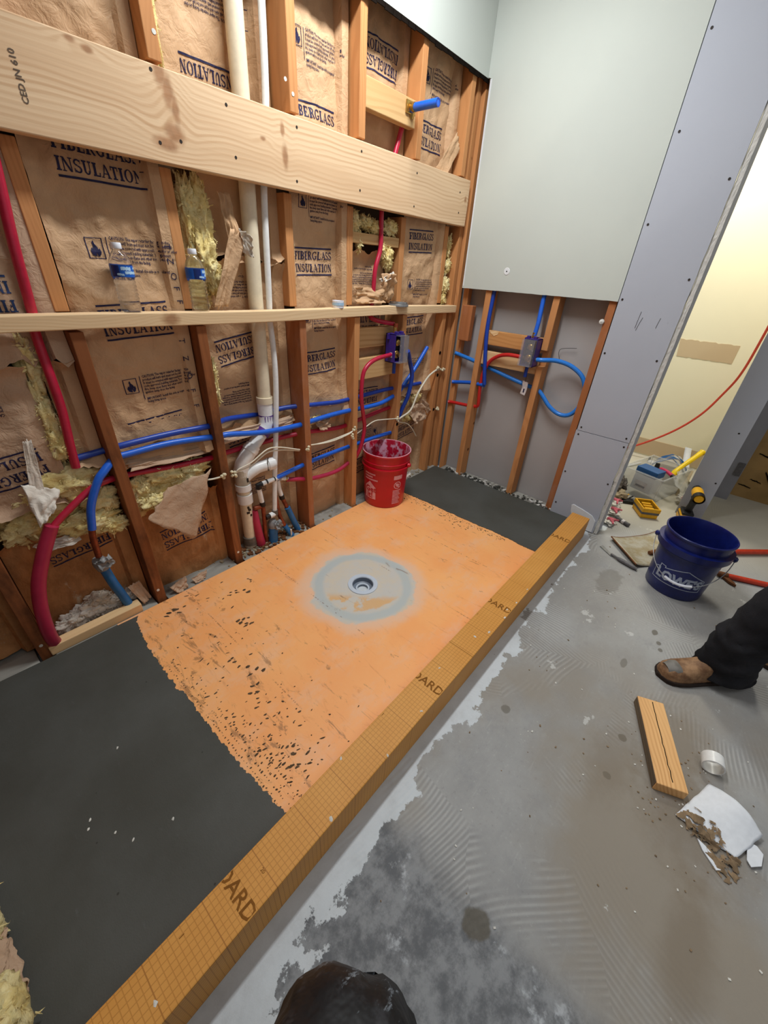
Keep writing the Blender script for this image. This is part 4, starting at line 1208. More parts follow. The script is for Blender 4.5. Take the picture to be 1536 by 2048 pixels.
# bay 2 (waste pipe)
b2, x0, x1 = batt(2, 'torn kraft-faced insulation with yellow wool behind the white waste pipe')
f2 = facing_fn(x0, x1, 0.138, 0.008, 5.0)
s = sheet(b2, f2, x0 + 0.055, x1, 1.62, 2.5, seed=7.0)
logo(s, f2, 1.0, 1.85, True, 0.26)
caution(s, f2, 1.06, 2.06, True, 0.27)
s = sheet(b2, f2, x0, x1, 0.66, 1.36, rag0=0.02, rag1=0.05, seed=8.0, left=lambda z: 0.05 * max(0, min(1, (z - 1.10) / 0.25)))
sheet(b2, f2, x0 + 0.11, x1, 1.36, 1.64, rag0=0.03, seed=8.5)
caution(s, f2, 1.03, 1.275, True, 0.27, flame=False)
logo(s, f2, 0.985, 1.03, True, 0.29, tilt=0.16)
caution(s, f2, 0.975, 0.84, True, 0.25, flame=False)
s = sheet(b2, facing_fn(x0, x1, 0.14, 0.006, 6.0), x0, x1, 0.03, 0.70, rag1=0.03, seed=9.0)
logo(s, facing_fn(x0, x1, 0.14, 0.006, 6.0), 0.965, 0.655, True, 0.27, tilt=0.10)
caution(s, facing_fn(x0, x1, 0.14, 0.006, 6.0), 1.0, 0.35, True, 0.25, flame=False)
for k, (c, sz) in enumerate((((0.815, .10, 2.0), (.022, .03, .30)), ((0.825, .09, 1.50), (.03, .03, .10)), ((0.875, .095, 1.48), (.045, .035, .12)), ((0.87, .09, 1.36), (.045, .04, .09)), ((0.90, .09, 1.29), (.035, .03, .06)), ((0.81, .05, .93), (.012, .02, .10)), ((0.83, .105, 1.33), (.04, .03, .10)), ((0.84, .11, 1.24), (.04, .025, .06)))):
    wool(b2, c, sz, 9.0 + k * 0.43)
flap(b2, [(0.935, 0.06, 1.56), (0.985, 0.06, 1.56), (0.995, 0.03, 1.40), (0.955, 0.045, 1.40)], 'kraft_paper', 1.2, crumple=0.012)
flap(b2, [(0.955, 0.035, 1.455), (1.005, 0.02, 1.43), (0.90, 0.03, 1.205), (0.845, 0.03, 1.20)], 'kraft_paper', 5.2, crumple=0.010)
flap(b2, [(0.985, 0.03, 1.46), (1.01, 0.0, 1.44), (1.015, 0.0, 1.37), (0.99, 0.02, 1.385)], 'paper_white_torn', 8.2, crumple=0.02)
flap(b2, [(0.80, 0.07, 0.70), (1.20, 0.08, 0.70), (1.19, 0.06, 0.66), (0.80, 0.05, 0.655)], 'kraft_paper_pale', 8.8, crumple=0.014)

# bay 3
b3, x0, x1 = batt(3, 'tall kraft-faced insulation in the bay just left of the red bucket')
f3 = facing_fn(x0, x1, 0.095, 0.034, 7.0)
s = sheet(b3, f3, x0, x1, 0.655, 2.5, rag0=0.02, seed=10.0)
caution(s, f3, 1.415, 2.03, False, 0.28)
logo(s, f3, 1.395, 1.835, False, 0.29)
caution(s, f3, 1.41, 1.565, False, 0.28)
logo(s, f3, 1.385, 1.372, False, 0.29, tilt=0.03)
caution(s, f3, 1.41, 1.13, False, 0.28)
logo(s, f3, 1.385, 0.945, False, 0.29, tilt=0.05)
f3b = facing_fn(x0, x1, 0.11, 0.03, 8.0)
s = sheet(b3, f3b, x0, x1, 0.03, 0.665, rag1=0.02, seed=11.0)
logo(s, f3b, 1.40, 0.40, False, 0.29, tilt=0.04)
for k, (c, sz) in enumerate((((1.32, .07, .66), (.05, .03, .03)), ((1.42, .075, .655), (.05, .03, .028)), ((1.275, .09, 1.9), (.012, .02, .25)), ((1.27, .10, 1.38), (.012, .02, .18)))):
    wool(b3, c, sz, 13.0 + k * 0.39)
flap(b3, [(1.33, 0.05, 0.64), (1.44, 0.05, 0.645), (1.42, 0.03, 0.60), (1.35, 0.03, 0.595)], 'kraft_paper_pale', 9.2)

# bay 4
b4, x0, x1 = batt(4, 'ripped kraft-faced insulation with loose wool behind the upper purple valve')
f4 = facing_fn(x0, x1, 0.11, 0.022, 9.0)
s = sheet(b4, f4, x0, x1, 1.62, 2.5, seed=12.0)
logo(s, f4, 1.795, 2.12, True, 0.29)
s = sheet(b4, f4, x0, x1 - 0.09, 1.0, 1.43, rag1=0.02, seed=13.0)
caution(s, f4, 1.74, 1.33, True, 0.24, flame=False)
logo(s, f4, 1.75, 1.10, True, 0.27)
s = sheet(b4, f4, x0, x1, 0.03, 1.0, seed=14.0)
logo(s, f4, 1.775, 0.69, True, 0.28)
caution(s, f4, 1.78, 0.47, True, 0.27)
logo(s, f4, 1.78, 0.26, True, 0.28)
for k, (c, sz) in enumerate((((1.63, .085, 1.545), (.03, .035, .045)), ((1.72, .09, 1.55), (.05, .03, .03)), ((1.79, .09, 1.535), (.06, .03, .03)), ((1.90, .085, 1.545), (.05, .03, .035)), ((1.66, .075, 1.47), (.010, .015, .05)), ((1.875, .07, 1.41), (.035, .03, .06)), ((1.82, .06, 1.44), (.02, .02, .03)))):
    wool(b4, c, sz, 17.0 + k * 0.33)
flap(b4, [(1.81, 0.05, 1.34), (1.90, 0.03, 1.345), (1.91, 0.05, 1.22), (1.80, 0.07, 1.215)], 'kraft_paper', 3.9, crumple=0.03)
flap(b4, [(1.80, 0.055, 1.315), (1.885, 0.028, 1.355), (1.89, 0.022, 1.335), (1.815, 0.05, 1.30)], 'paper_white_torn', 4.9)
flap(b4, [(1.62, 0.06, 1.28), (1.83, 0.05, 1.27), (1.83, 0.03, 1.205), (1.62, 0.05, 1.205)], 'kraft_paper', 6.9, crumple=0.03)

# bay 5
b5, x0, x1 = batt(5, 'kraft-faced insulation in the bay right of the upper purple valve')
f5 = facing_fn(x0, x1, 0.095, 0.03, 11.0)
s = sheet(b5, f5, x0, x1, 0.66, 2.5, rag0=0.02, seed=15.0)
caution(s, f5, 2.20, 2.13, False, 0.30)
logo(s, f5, 2.165, 1.945, False, 0.30)
caution(s, f5, 2.17, 1.70, False, 0.30)
logo(s, f5, 2.155, 1.505, False, 0.29, tilt=0.04)
caution(s, f5, 2.18, 1.275, False, 0.28)
logo(s, f5, 2.165, 1.07, False, 0.30, tilt=0.05)
caution(s, f5, 2.19, 0.83, False, 0.28, flame=False)
s = sheet(b5, f5, x0, x1, 0.03, 0.66, rag1=0.03, seed=16.0)
logo(s, f5, 2.17, 0.40, False, 0.28, tilt=0.12)
for k, (c, sz) in enumerate((((2.12, .07, .62), (.06, .03, .05)), ((2.22, .06, .63), (.06, .03, .045)), ((2.17, .075, .50), (.08, .03, .05)))):
    wool(b5, c, sz, 21.0 + k * 0.37)
flap(b5, [(2.14, 0.05, 0.56), (2.26, 0.03, 0.585), (2.34, 0.02, 0.475), (2.20, 0.03, 0.44)], 'kraft_paper_pale', 5.9, crumple=0.035)
flap(b5, [(2.25, 0.02, 0.61), (2.30, 0.015, 0.60), (2.37, 0.01, 0.52), (2.34, 0.015, 0.49)], 'kraft_paper_pale', 7.7, crumple=0.01)
flap(b5, [(2.03, 0.0, 0.06), (2.20, 0.01, 0.075), (2.16, -0.01, 0.04), (2.05, -0.02, 0.04)], 'paper_white_torn', 1.7)
flap(b5, [(2.2, 0.05, 1.83), (2.33, 0.03, 1.99), (2.36, 0.02, 1.93), (2.27, 0.03, 1.80)], 'kraft_paper', 2.7, crumple=0.006)

# bay 6 (narrow, by the corner)
b6 = thing('insulation_batt', 'narrow strip of torn insulation scraps beside the corner stud', 'insulation', (2.44, 0.10, 0.05), 'kraft-faced batts between the studs')
f6 = facing_fn(2.41, 2.467, 0.10, 0.01, 13.0)
sheet(b6, f6, 2.41, 2.467, 1.60, 2.5, 'kraft_paper', seed=17.0)
sheet(b6, f6, 2.41, 2.467, 0.04, 1.15, 'kraft_paper', seed=18.0)
for k, (c, sz) in enumerate((((2.432, .075, 1.50), (.018, .03, .06)), ((2.44, .07, 1.40), (.02, .03, .04)), ((2.43, .06, 1.30), (.022, .03, .045)), ((2.425, .06, 1.22), (.015, .02, .03)))):
    wool(b6, c, sz, 25.0 + k * 0.31)
# near-left corner insulation of the end wall and left of the first stud
bl = thing('insulation_batt', 'brown old insulation in the dark corner at the lower left', 'insulation', (-0.19, 0.10, 0.05), 'kraft-faced batts between the studs')
sheet(bl, facing_fn(-0.31, -0.07, 0.10, 0.03, 15.0), -0.31, -0.07, 0.05, 2.5, 'kraft_paper_wet', seed=19.0)
be = thing('insulation_batt', 'ragged insulation of the end wall at the lower left picture edge', 'insulation', (-0.36, -0.7, 0.05), 'end wall batts')
def ge(u, v):
    y = -1.21 + 0.80 * u; z = 0.045 + 1.3 * v
    return (-0.385 + 0.05 * math.sin(PI * u) + 0.03 * nz(y * 6, z * 6, 2) + 0.02 * nz(y * 19, z * 15, 5), y, z)
MB().grid(ge, 50, 60).build('facing', 'kraft_paper_pale', be, smooth=True, recalc=False)
for k, (c, sz) in enumerate((((-0.348, -0.70, 0.09), (.035, .10, .06)), ((-0.340, -0.80, 0.10), (.035, .06, .07)), ((-0.343, -0.97, 0.10), (.045, .10, .08)), ((-0.37, -1.05, 0.2), (.045, .10, .10)))):
    wool(be, c, sz, 31.0 + k * 0.31)
flap(be, [(-0.345, -0.90, 0.11), (-0.325, -0.80, 0.08), (-0.305, -0.84, 0.05), (-0.31, -0.95, 0.05)], 'kraft_paper_pale', 1.9, crumple=0.02, nrm=(1, 0, 0))

# ------------------------------------------------------------------ pipes in the long wall
def pipe(name, label, cat, pts, r, mat, group=None, n=6, seg=12, parts=()):
    o = MB().tube(pts, r, seg, True, n).build(name, mat, smooth=True)
    return tag(o, label, cat, group)
Yb = 0.040
pipe('blue_pipe', 'upper blue water pipe running through the studs behind the waste pipe', 'pipe',
     [(0.263, .05, .744), (0.349, .052, .749), (0.422, Yb, .757), (0.572, Yb, .760), (0.758, Yb, .755), (0.86, .09, .748), (1.04, .122, .727), (1.17, .085, .742), (1.283, .044, .744), (1.387, .042, .734), (1.50, .042, .724), (1.67, .042, .726), (1.882, .045, .729), (2.065, .044, .722), (2.255, .044, .716)], 0.0115, 'pex_blue_dark', 'blue water pipes')
pipe('blue_pipe', 'middle blue water pipe passing in front of the waste pipe elbow', 'pipe',
     [(0.375, .035, .722), (0.415, .035, .722), (0.577, .033, .725), (0.78, .033, .704), (0.834, .03, .700), (1.001, .018, .674), (1.207, .03, .658), (1.276, .03, .661), (1.43, .03, .666), (1.579, .03, .664), (1.67, .03, .658), (1.838, .03, .657), (1.97, .035, .680)], 0.0125, 'pex_blue', 'blue water pipes')
lp = thing('blue_pipe', 'blue water pipe bending down into a taped blue sleeve beside the pale block', 'pipe', (0.25, 0.02, 0.04), 'blue water pipes')
MB().tube([(0.385, .03, .722), (0.362, .02, .717), (0.325, .005, .693), (0.294, 0.0, .663), (0.250, 0.0, .579), (0.228, 0.0, .491)], 0.0135, 12, True, 6).build('pipe', 'pex_blue', lp, smooth=True)
MB().tube([(0.228, 0.0, .495), (0.222, .005, .455), (0.219, .02, .36)], 0.0115, 12, True, 4).build('copper_riser', 'copper_old', lp, smooth=True)
MB().tube([(0.214, .022, .345), (0.216, .028, .325), (0.221, .03, .295)], [0.022, 0.026, 0.022], 10).build('tape_wrap', 'duct_tape', lp, smooth=True)
flap(lp, [(0.20, .005, .35), (0.25, .01, .36), (0.262, .01, .31), (0.205, .0, .31)], 'duct_tape', 2.0, 'loose_tape', 0.02, 12)
MB().tube([(0.221, .03, .30), (0.232, .032, .21), (0.245, .035, .14), (0.262, .04, .04)], 0.0175, 12, True, 5).build('sleeve', 'sleeve_blue', lp, smooth=True)
pipe('blue_pipe', 'lowest blue water pipe running behind the red bucket', 'pipe',
     [(1.045, .03, .411), (1.205, .03, .429), (1.278, .032, .434), (1.42, .034, .440), (1.567, .034, .442), (1.648, .034, .443), (1.80, .034, .443), (1.97, .036, .436)], 0.0118, 'pex_blue', 'blue water pipes')
pipe('blue_pipe', 'slanting blue water pipe in the bay right of the upper purple valve', 'pipe',
     [(2.04, .05, .69), (2.065, .048, .717), (2.163, .045, .805), (2.265, .048, .905), (2.30, .05, .94)], 0.013, 'pex_blue', 'blue water pipes')
pipe('blue_pipe', 'dark blue water pipe hanging down from the upper purple valve', 'pipe',
     [(1.99, -0.03, .955), (2.02, -0.02, .92), (2.062, 0, .878), (2.095, 0.0, .792), (2.086, 0.01, .670), (2.06, 0.03, .58), (2.03, .04, .50)], 0.0135, 'pex_blue_dark', 'blue water pipes')
pipe('red_pipe', 'red water pipe running down the bay at the left picture edge', 'pipe',
     [(0.335, .03, 1.62), (0.319, .028, 1.487), (0.303, .03, 1.350), (0.294, .05, 1.198), (0.284, .05, 1.145), (0.278, .03, 1.027), (0.275, .03, .920), (0.262, .03, .80), (0.256, .035, .72)], 0.0135, 'pex_red', 'red water pipes')
pipe('red_pipe', 'shaded red water pipe running level through the studs under the blue pipes', 'pipe',
     [(0.40, .062, .63), (0.438, .062, .629), (0.60, .06, .612), (0.736, .06, .605), (0.86, .09, .595), (1.045, .122, .579), (1.18, .09, .590), (1.293, .06, .593), (1.516, .06, .567), (1.673, .06, .578), (1.904, .06, .597), (1.98, .06, .60)], 0.0115, 'pex_red', 'red water pipes')
rs = thing('red_pipe', 'thick red sleeve curving up from the floor with a thin red pipe', 'pipe', (0.0, 0.0, 0.04), 'red water pipes')
MB().tube([(-0.005, .03, .036), (-0.014, .005, .108), (-0.004, -.005, .233), (0.022, -.005, .348), (0.064, -.002, .444), (0.10, 0.0, .51), (0.126, 0.0, .555)], 0.0215, 14, True, 6).build('sleeve', 'sleeve_red', rs, smooth=True)
MB().tube([(0.115, 0.0, .53), (0.14, .01, .552), (0.218, .02, .602), (0.285, .028, .636), (0.334, .035, .643), (0.39, .05, .64)], 0.012, 12, True, 6).build('pipe', 'pex_red', rs, smooth=True)
pipe('red_pipe', 'pinkish red water pipe low in the bay left of the red bucket', 'pipe',
     [(1.115, .045, .372), (1.14, .038, .368), (1.203, .03, .352), (1.276, .03, .330), (1.408, .03, .315), (1.50, .032, .318), (1.60, .04, .342)], 0.0118, 'sleeve_red', 'red water pipes')
pipe('red_pipe', 'red water pipe looping from the upper purple valve down behind the bucket', 'pipe',
     [(1.875, -.01, .945), (1.842, -.012, .944), (1.732, -.014, .934), (1.660, -.014, .905), (1.628, -.012, .854), (1.622, -.012, .737), (1.652, -.005, .616), (1.668, 0.0, .545), (1.651, .005, .445), (1.625, .02, .37), (1.60, .05, .30)], 0.0115, 'pex_red', 'red water pipes')
rm = thing('red_pipe', 'red water riser from the purple valve up to the blue shower stub', 'pipe', (1.85, 0.05, 1.1), 'red water pipes')
MB().tube([(1.935, .04, 1.985), (1.925, .052, 1.95), (1.909, .056, 1.908), (1.87, .058, 1.80), (1.81, .058, 1.66), (1.80, .055, 1.579), (1.797, .05, 1.452), (1.759, .046, 1.355), (1.755, .052, 1.22), (1.742, .055, 1.15), (1.755, .04, 1.128), (1.826, .03, 1.112), (1.905, .02, 1.10)], 0.0115, 12, True, 6).build('pipe', 'pex_red', rm, smooth=True)
# blue shower stub
st = thing('shower_stub', 'short blue pipe stub sticking out of the wall near the top', 'pipe stub', (1.905, 0.0, 1.97))
MB().tube([(1.915, .012, 1.985), (1.910, -.02, 1.985), (1.910, -.145, 1.985)], 0.0155, 16, True).build('pipe', 'pex_blue', st, smooth=True)
MB().lathe([(0.0155, 0), (0.0155, 0.0008), (0.011, 0.0008), (0.011, 0.0002)], (1.910, -.145, 1.985), (0, -1, 0), 16).build('pipe_end', 'pex_blue_dark', st, smooth=True)
MB().tube([(1.928, .016, 1.955), (1.925, .012, 1.98), (1.915, .004, 1.988), (1.908, -.024, 1.985)], [0.013, 0.016, 0.018, 0.017], 10).build('elbow', 'brass', st, smooth=True)
MB().box(1.88, 1.945, 0.004, 0.0115, 1.965, 2.01).build('mount_ear', 'brass', st, bevel=0.003)

# ------------------------------------------------------------------ waste pipe and conduits
pv = thing('waste_pipe', 'cream and white plastic waste pipe with elbows and side branch', 'pipe', (0.95, 0.07, 0.0))
PR = 0.0300; PY = 0.078
MB().tube([(1.088, PY, 2.24), (1.082, PY, 1.844), (1.071, PY, 1.584), (1.060, PY, 1.222), (1.060, PY, 1.127), (1.054, PY, 0.79)], PR, 24, True).build('riser', 'pvc_cream', pv, smooth=True)
MB().tube([(1.0545, PY, 0.815), (1.0535, PY, 0.79), (1.053, PY, 0.74), (1.050, PY - .004, 0.70), (1.037, PY - .006, 0.672), (1.012, PY - .008, 0.648)], [0.0365, 0.0365, 0.0350, 0.0350, 0.0350, 0.0350], 22, True).build('elbow', 'pvc_white', pv, smooth=True)
MB().tube([(1.0547, PY, 0.818), (1.054, PY, 0.790)], 0.0385, 22, True).build('hub_ring', 'pvc_cream', pv, smooth=True)
# purple primer bleeding from the joint
m = MB()
m.tube([(1.053, PY, 0.735), (1.0528, PY, 0.728)], 0.0360, 22)
for k in range(5):
    x = 1.030 + k * 0.011
    y = PY - 0.5 * math.sqrt(max(0, 0.0355 ** 2 - (x - 1.052) ** 2)) * 2
    m.tube([(x, y, 0.732), (x - 0.002, y - 0.0005, 0.715 - 0.02 * random.random()), (x - 0.004, y - 0.0005, 0.69 - 0.015 * random.random())], 0.0025, 6)
m.build('primer_stain', 'primer_purple', pv, smooth=True)
MB().tube([(1.022, PY - .008, 0.658), (0.945, PY - .010, 0.588)], PR, 22, True).build('offset', 'pvc_white', pv, smooth=True)
MB().tube([(1.030, PY - .009, 0.664), (1.012, PY - .009, 0.648)], 0.0356, 22, True).build('primer_stain', 'primer_purple', pv, smooth=True)
MB().tube([(0.962, PY - .01, 0.604), (0.940, PY - .01, 0.583), (0.915, PY - .008, 0.556), (0.895, PY - .004, 0.527), (0.885, PY, 0.49), (0.884, PY, 0.465)], 0.0355, 22, True).build('elbow', 'pvc_white', pv, smooth=True)
MB().tube([(0.950, PY - .01, 0.593), (0.936, PY - .01, 0.579)], 0.0385, 22, True).build('hub_ring', 'pvc_white', pv, smooth=True)
MB().tube([(0.884, PY, 0.50), (0.8835, PY, 0.40)], 0.0355, 22, True).build('tee', 'pvc_dirty', pv, smooth=True)
MB().tube([(0.888, PY - .002, 0.445), (0.92, PY - .012, 0.470), (0.96, PY - .022, 0.488), (1.01, PY - .03, 0.492), (1.045, PY - .034, 0.492)], [0.030, 0.030, 0.0285, 0.0285, 0.0285], 20, True, 3).build('branch', 'pvc_white', pv, smooth=True)
MB().tube([(1.012, PY - .03, 0.492), (1.050, PY - .034, 0.492)], 0.0325, 20, True).build('branch_cap', 'pvc_white', pv, smooth=True)
MB().tube([(1.017, PY - .03, 0.492), (1.0215, PY - .034, 0.492)], 0.0332, 20, True).build('band', 'rubber_grey', pv, smooth=True)
MB().tube([(0.8835, PY, 0.418), (0.8835, PY, 0.385)], 0.0385, 22, True).build('hub_ring', 'pvc_white', pv, smooth=True)
MB().tube([(0.8835, PY, 0.39), (0.881, PY, 0.09)], PR, 22, True).build('lower_riser', 'pvc_cream', pv, smooth=True)
MB().tube([(0.884, PY, 0.362), (0.884, PY, 0.312)], 0.0375, 22, True).build('coupling', 'pvc_white', pv, smooth=True)
MB().tube([(0.881, PY, 0.105), (0.880, PY, 0.060)], 0.0375, 22, True).build('rubber_sleeve', 'rubber_grey', pv, smooth=True)
MB().tube([(0.880, PY, 0.065), (0.879, PY, 0.036)], 0.0335, 22, True).build('foot', 'pvc_dirty', pv, smooth=True)
m = MB()
for k in range(9): m.cbox((0.868 + random.random() * 0.02, PY - 0.0298 + random.random() * .001, 0.245 + random.random() * 0.05), (0.010, 0.002, 0.012), 0)
m.build('smudge', 'nail_dark', pv)
MB().cbox((0.892, PY - 0.0345, 0.447), (0.010, 0.003, 0.022)).build('barcode', 'nail_dark', pv)

cd = thing('conduit', 'thin white plastic supply pipe beside the waste pipe', 'pipe', (1.08, 0.045, 0.2))
MB().tube([(1.178, .05, 2.24), (1.166, .05, 1.90), (1.148, .052, 1.72), (1.128, .055, 1.584), (1.112, .055, 1.25), (1.108, .058, 1.144), (1.104, .045, 1.041), (1.100, .04, .907), (1.085, .038, .75), (1.063, .036, .581), (1.045, .036, .451), (1.021, .038, .215)], 0.0125, 14, True, 5).build('pipe', 'pvc_white', cd, smooth=True)
MB().tube([(1.022, .038, .225), (1.021, .038, .195)], 0.0165, 14, True).build('elbow', 'rubber_grey', cd, smooth=True)
MB().tube([(1.021, .038, .203), (0.985, .035, .203)], 0.0155, 14, True).build('union', 'pvc_white', cd, smooth=True)
MB().tube([(0.988, .035, .203), (0.962, .035, .203)], 0.014, 14, True).build('adapter', 'nail_dark', cd, smooth=True)

sp = thing('supply_pipe', 'white supply pipe stub with black elbow below the branch', 'pipe', (0.95, 0.03, 0.04), 'supply pipes at the wall foot')
MB().tube([(1.05, .03, .411), (0.955, .035, .404)], 0.012, 12, True).build('pipe', 'pvc_white', sp, smooth=True)
MB().tube([(0.962, .035, .405), (0.941, .036, .404), (0.943, .037, .385)], 0.0155, 10, True).build('elbow', 'black_plastic', sp, smooth=True)
for a in (1.03, 0.985): MB().tube([(a, .0312, .4097), (a + 0.006, .031, .410)], 0.0132, 12, True).build('crimp_ring', 'black_plastic', sp, smooth=True)
MB().tube([(0.943, .037, .39), (0.950, .04, .335), (0.956, .042, .285)], 0.012, 12, True, 3).build('pipe', 'pvc_white', sp, smooth=True)
MB().tube([(0.956, .042, .30), (0.957, .042, .275)], 0.0142, 12, True).build('crimp_ring', 'nail_dark', sp, smooth=True)
MB().tube([(0.957, .042, .285), (0.958, .044, .20), (0.955, .045, .12), (0.96, .05, .04)], 0.0115, 10, True, 3).build('copper_riser', 'copper_old', sp, smooth=True)
MB().tube([(0.91, .05, .275), (0.955, .048, .272)], 0.0125, 10, True).build('copper_arm', 'copper_old', sp, smooth=True)
sp2 = thing('supply_pipe', 'white supply pipe leaning into a blue sleeved copper riser', 'pipe', (1.11, 0.03, 0.04), 'supply pipes at the wall foot')
MB().tube([(1.125, .045, .374), (1.10, .048, .386), (1.085, .05, .39)], 0.0125, 10, True).build('fitting', 'pvc_white', sp2, smooth=True)
MB().tube([(1.112, .047, .381), (1.118, .046, .378)], 0.0145, 10, True).build('crimp_ring', 'brass', sp2, smooth=True)
MB().tube([(1.066, .05, .385), (1.071, .05, .33), (1.081, .05, .280)], 0.012, 12, True).build('pipe', 'pvc_white', sp2, smooth=True)
MB().tube([(1.080, .05, .29), (1.084, .05, .265)], 0.0145, 10, True).build('crimp_ring', 'nail_dark', sp2, smooth=True)
MB().tube([(1.084, .05, .27), (1.108, .045, .20)], 0.0115, 10, True).build('copper_riser', 'copper_old', sp2, smooth=True)
MB().tube([(1.105, .04, .205), (1.125, .035, .14), (1.160, .03, .036)], 0.0165, 12, True).build('sleeve', 'sleeve_blue', sp2, smooth=True)
sp3 = thing('supply_pipe', 'copper pipe stub ending in a narrow blue sleeve with white tip', 'pipe', (1.08, 0.02, 0.04), 'supply pipes at the wall foot')
MB().tube([(1.04, .045, .30), (1.05, .04, .18), (1.074, .03, .095)], 0.012, 10, True, 3).build('copper_riser', 'copper_old', sp3, smooth=True)
MB().tube([(1.070, .03, .105), (1.092, .015, .055), (1.10, .005, .036)], 0.0145, 12, True).build('sleeve', 'sleeve_blue', sp3, smooth=True)
MB().box(1.086, 1.094, -0.003, 0.004, .04, .085).build('white_tip', 'white_chip', sp3)
sp4 = thing('supply_pipe', 'short dull pink sleeve standing at the foot of the waste pipe', 'pipe', (0.91, 0.03, 0.04), 'supply pipes at the wall foot')
MB().tube([(0.925, .05, .036), (0.915, .045, .10), (0.912, .05, .20), (0.915, .055, .26)], [0.025, .023, .019, .015], 12, True).build('sleeve', 'sleeve_red', sp4, smooth=True)
sp5 = thing('supply_pipe', 'short wide blue sleeve wrapped with grey tape at the wall foot', 'pipe', (0.99, 0.03, 0.04), 'supply pipes at the wall foot')
MB().tube([(0.99, .03, .036), (1.0, .035, .13)], 0.024, 14, True).build('sleeve', 'sleeve_blue', sp5, smooth=True)
MB().tube([(1.0, .035, .125), (1.002, .037, .15), (1.003, .038, .172)], [0.026, .029, .016], 12, True).build('tape_wrap', 'duct_tape', sp5, smooth=True)
flap(sp5, [(0.985, .008, .17), (1.03, .01, .175), (1.045, .005, .125), (0.99, .0, .13)], 'duct_tape', 3.0, 'loose_tape', 0.02, 10)
# plaster crumbs and dirt along the wall foot
m = MB(); rnd = random.Random(3)
for k in range(170):
    x = rnd.choice((rnd.uniform(0.80, 1.21), rnd.uniform(0.80, 1.21), rnd.uniform(0.0, 2.36)))
    y = rnd.uniform(0.0, 0.09); s_ = rnd.uniform(0.004, 0.014)
    m.cbox((x, y, 0.036 + s_ * 0.3), (s_, s_ * rnd.uniform(.6, 1.4), s_ * .7), rnd.random() * 3)
m.build('plaster_crumbs', 'dust_tan', wall_left, kind='stuff')
m = MB()
for k in range(160):
    x = rnd.uniform(0.80, 1.21); y = rnd.uniform(-0.01, 0.1); s_ = rnd.uniform(0.005, 0.016)
    m.cbox((x, y, 0.036 + s_ * 0.3), (s_, s_ * 1.2, s_ * .8), rnd.random() * 3)
m.build('dirt_crumbs', 'worn_wood', wall_left, kind='stuff')

# ------------------------------------------------------------------ small cables
def cable(label, pts, r=0.0034, two=0.0, head=None, name='cable'):
    t = thing(name, label, 'cable', pts[0], 'white cables along the stud fronts')
    MB().tube(pts, r, 8, True, 6).build('cord', 'cable_white', t, smooth=True)
    if two:
        MB().tube([(p[0], p[1] - 0.004, p[2] + two * math.sin(PI * i / (len(pts) - 1)) + 0.006) for i, p in enumerate(pts)], r, 8, True, 6).build('cord', 'cable_white', t, smooth=True)
    for h in (head or []):
        m = MB(); rr = random.Random(int(h[0] * 999))
        for k in range(5):
            c = Vector(h) + Vector((rr.gauss(0, .006), rr.gauss(0, .004), rr.gauss(0, .008)))
            m.lathe([(0.0001, -.008), (.006, -.005), (.008, 0), (.006, .005), (.0001, .008)], c, (rr.gauss(0, 1), rr.gauss(0, 1), rr.gauss(0, 1)), 7)
        m.build('foam_plug', 'wax', t, smooth=True)
    return t
cable('pair of white cables draped over the waste pipe tee', [(0.812, .0, .525), (0.83, -.006, .535), (0.891, -.012, .546), (0.978, -.014, .585), (1.04, -.012, .58), (1.092, -.006, .566), (1.18, .0, .536)], two=0.012, head=[(1.225, -.004, .534), (0.80, .0, .52)])
cable('pair of white cables in the bay left of the red bucket', [(1.244, .01, .541), (1.34, 0, .538), (1.43, -.004, .540), (1.54, 0.0, .545), (1.575, .0, .552)], two=-0.012, head=[(1.575, -.006, .56), (1.56, -.006, .53)])
cable('white flat cable above the red bucket rim', [(1.60, .03, .50), (1.66, .02, .525), (1.756, .01, .563), (1.83, .005, .560), (1.93, .0, .546), (1.972, -.004, .541)], head=[(1.972, -.006, .536)])
cable('white cable rising right of the upper purple valve', [(1.99, .02, .515), (2.04, .01, .535), (2.118, 0, .571), (2.174, -.004, .672), (2.259, -.006, .758), (2.317, -.005, .786), (2.372, -.004, .802)], r=0.006, head=[(2.372, -.006, .80)])
cable('thin cream cable dangling behind the red bucket', [(2.0, .03, .50), (2.047, .02, .492), (2.12, .02, .465), (2.18, .02, .415), (2.243, .025, .345)], r=0.0035)
cable('cream cable stub poking from the loose paper flap', [(0.64, .03, .535), (0.70, .01, .53), (0.745, -.002, .532)], r=0.004, head=[(0.753, -.006, .53)])
for lab, p in (('white foam plug in the upper hole of the corner stud', (2.47, 0.012, .785)), ('white foam plug in the lower hole of the corner stud', (2.455, 0.012, .512))):
    t = thing('foam_plug', lab, 'foam plug', p)
    m = MB(); rr = random.Random(int(p[2] * 999))
    for k in range(6):
        c = Vector(p) + Vector((rr.gauss(0, .009), rr.gauss(0, .003), rr.gauss(0, .006)))
        m.lathe([(0.0001, -.009), (.007, -.005), (.009, 0), (.007, .005), (.0001, .009)], c, (rr.gauss(0, 1), rr.gauss(0, 1), rr.gauss(0, 1)), 7)
    m.build('plug', 'wax', t, smooth=True)

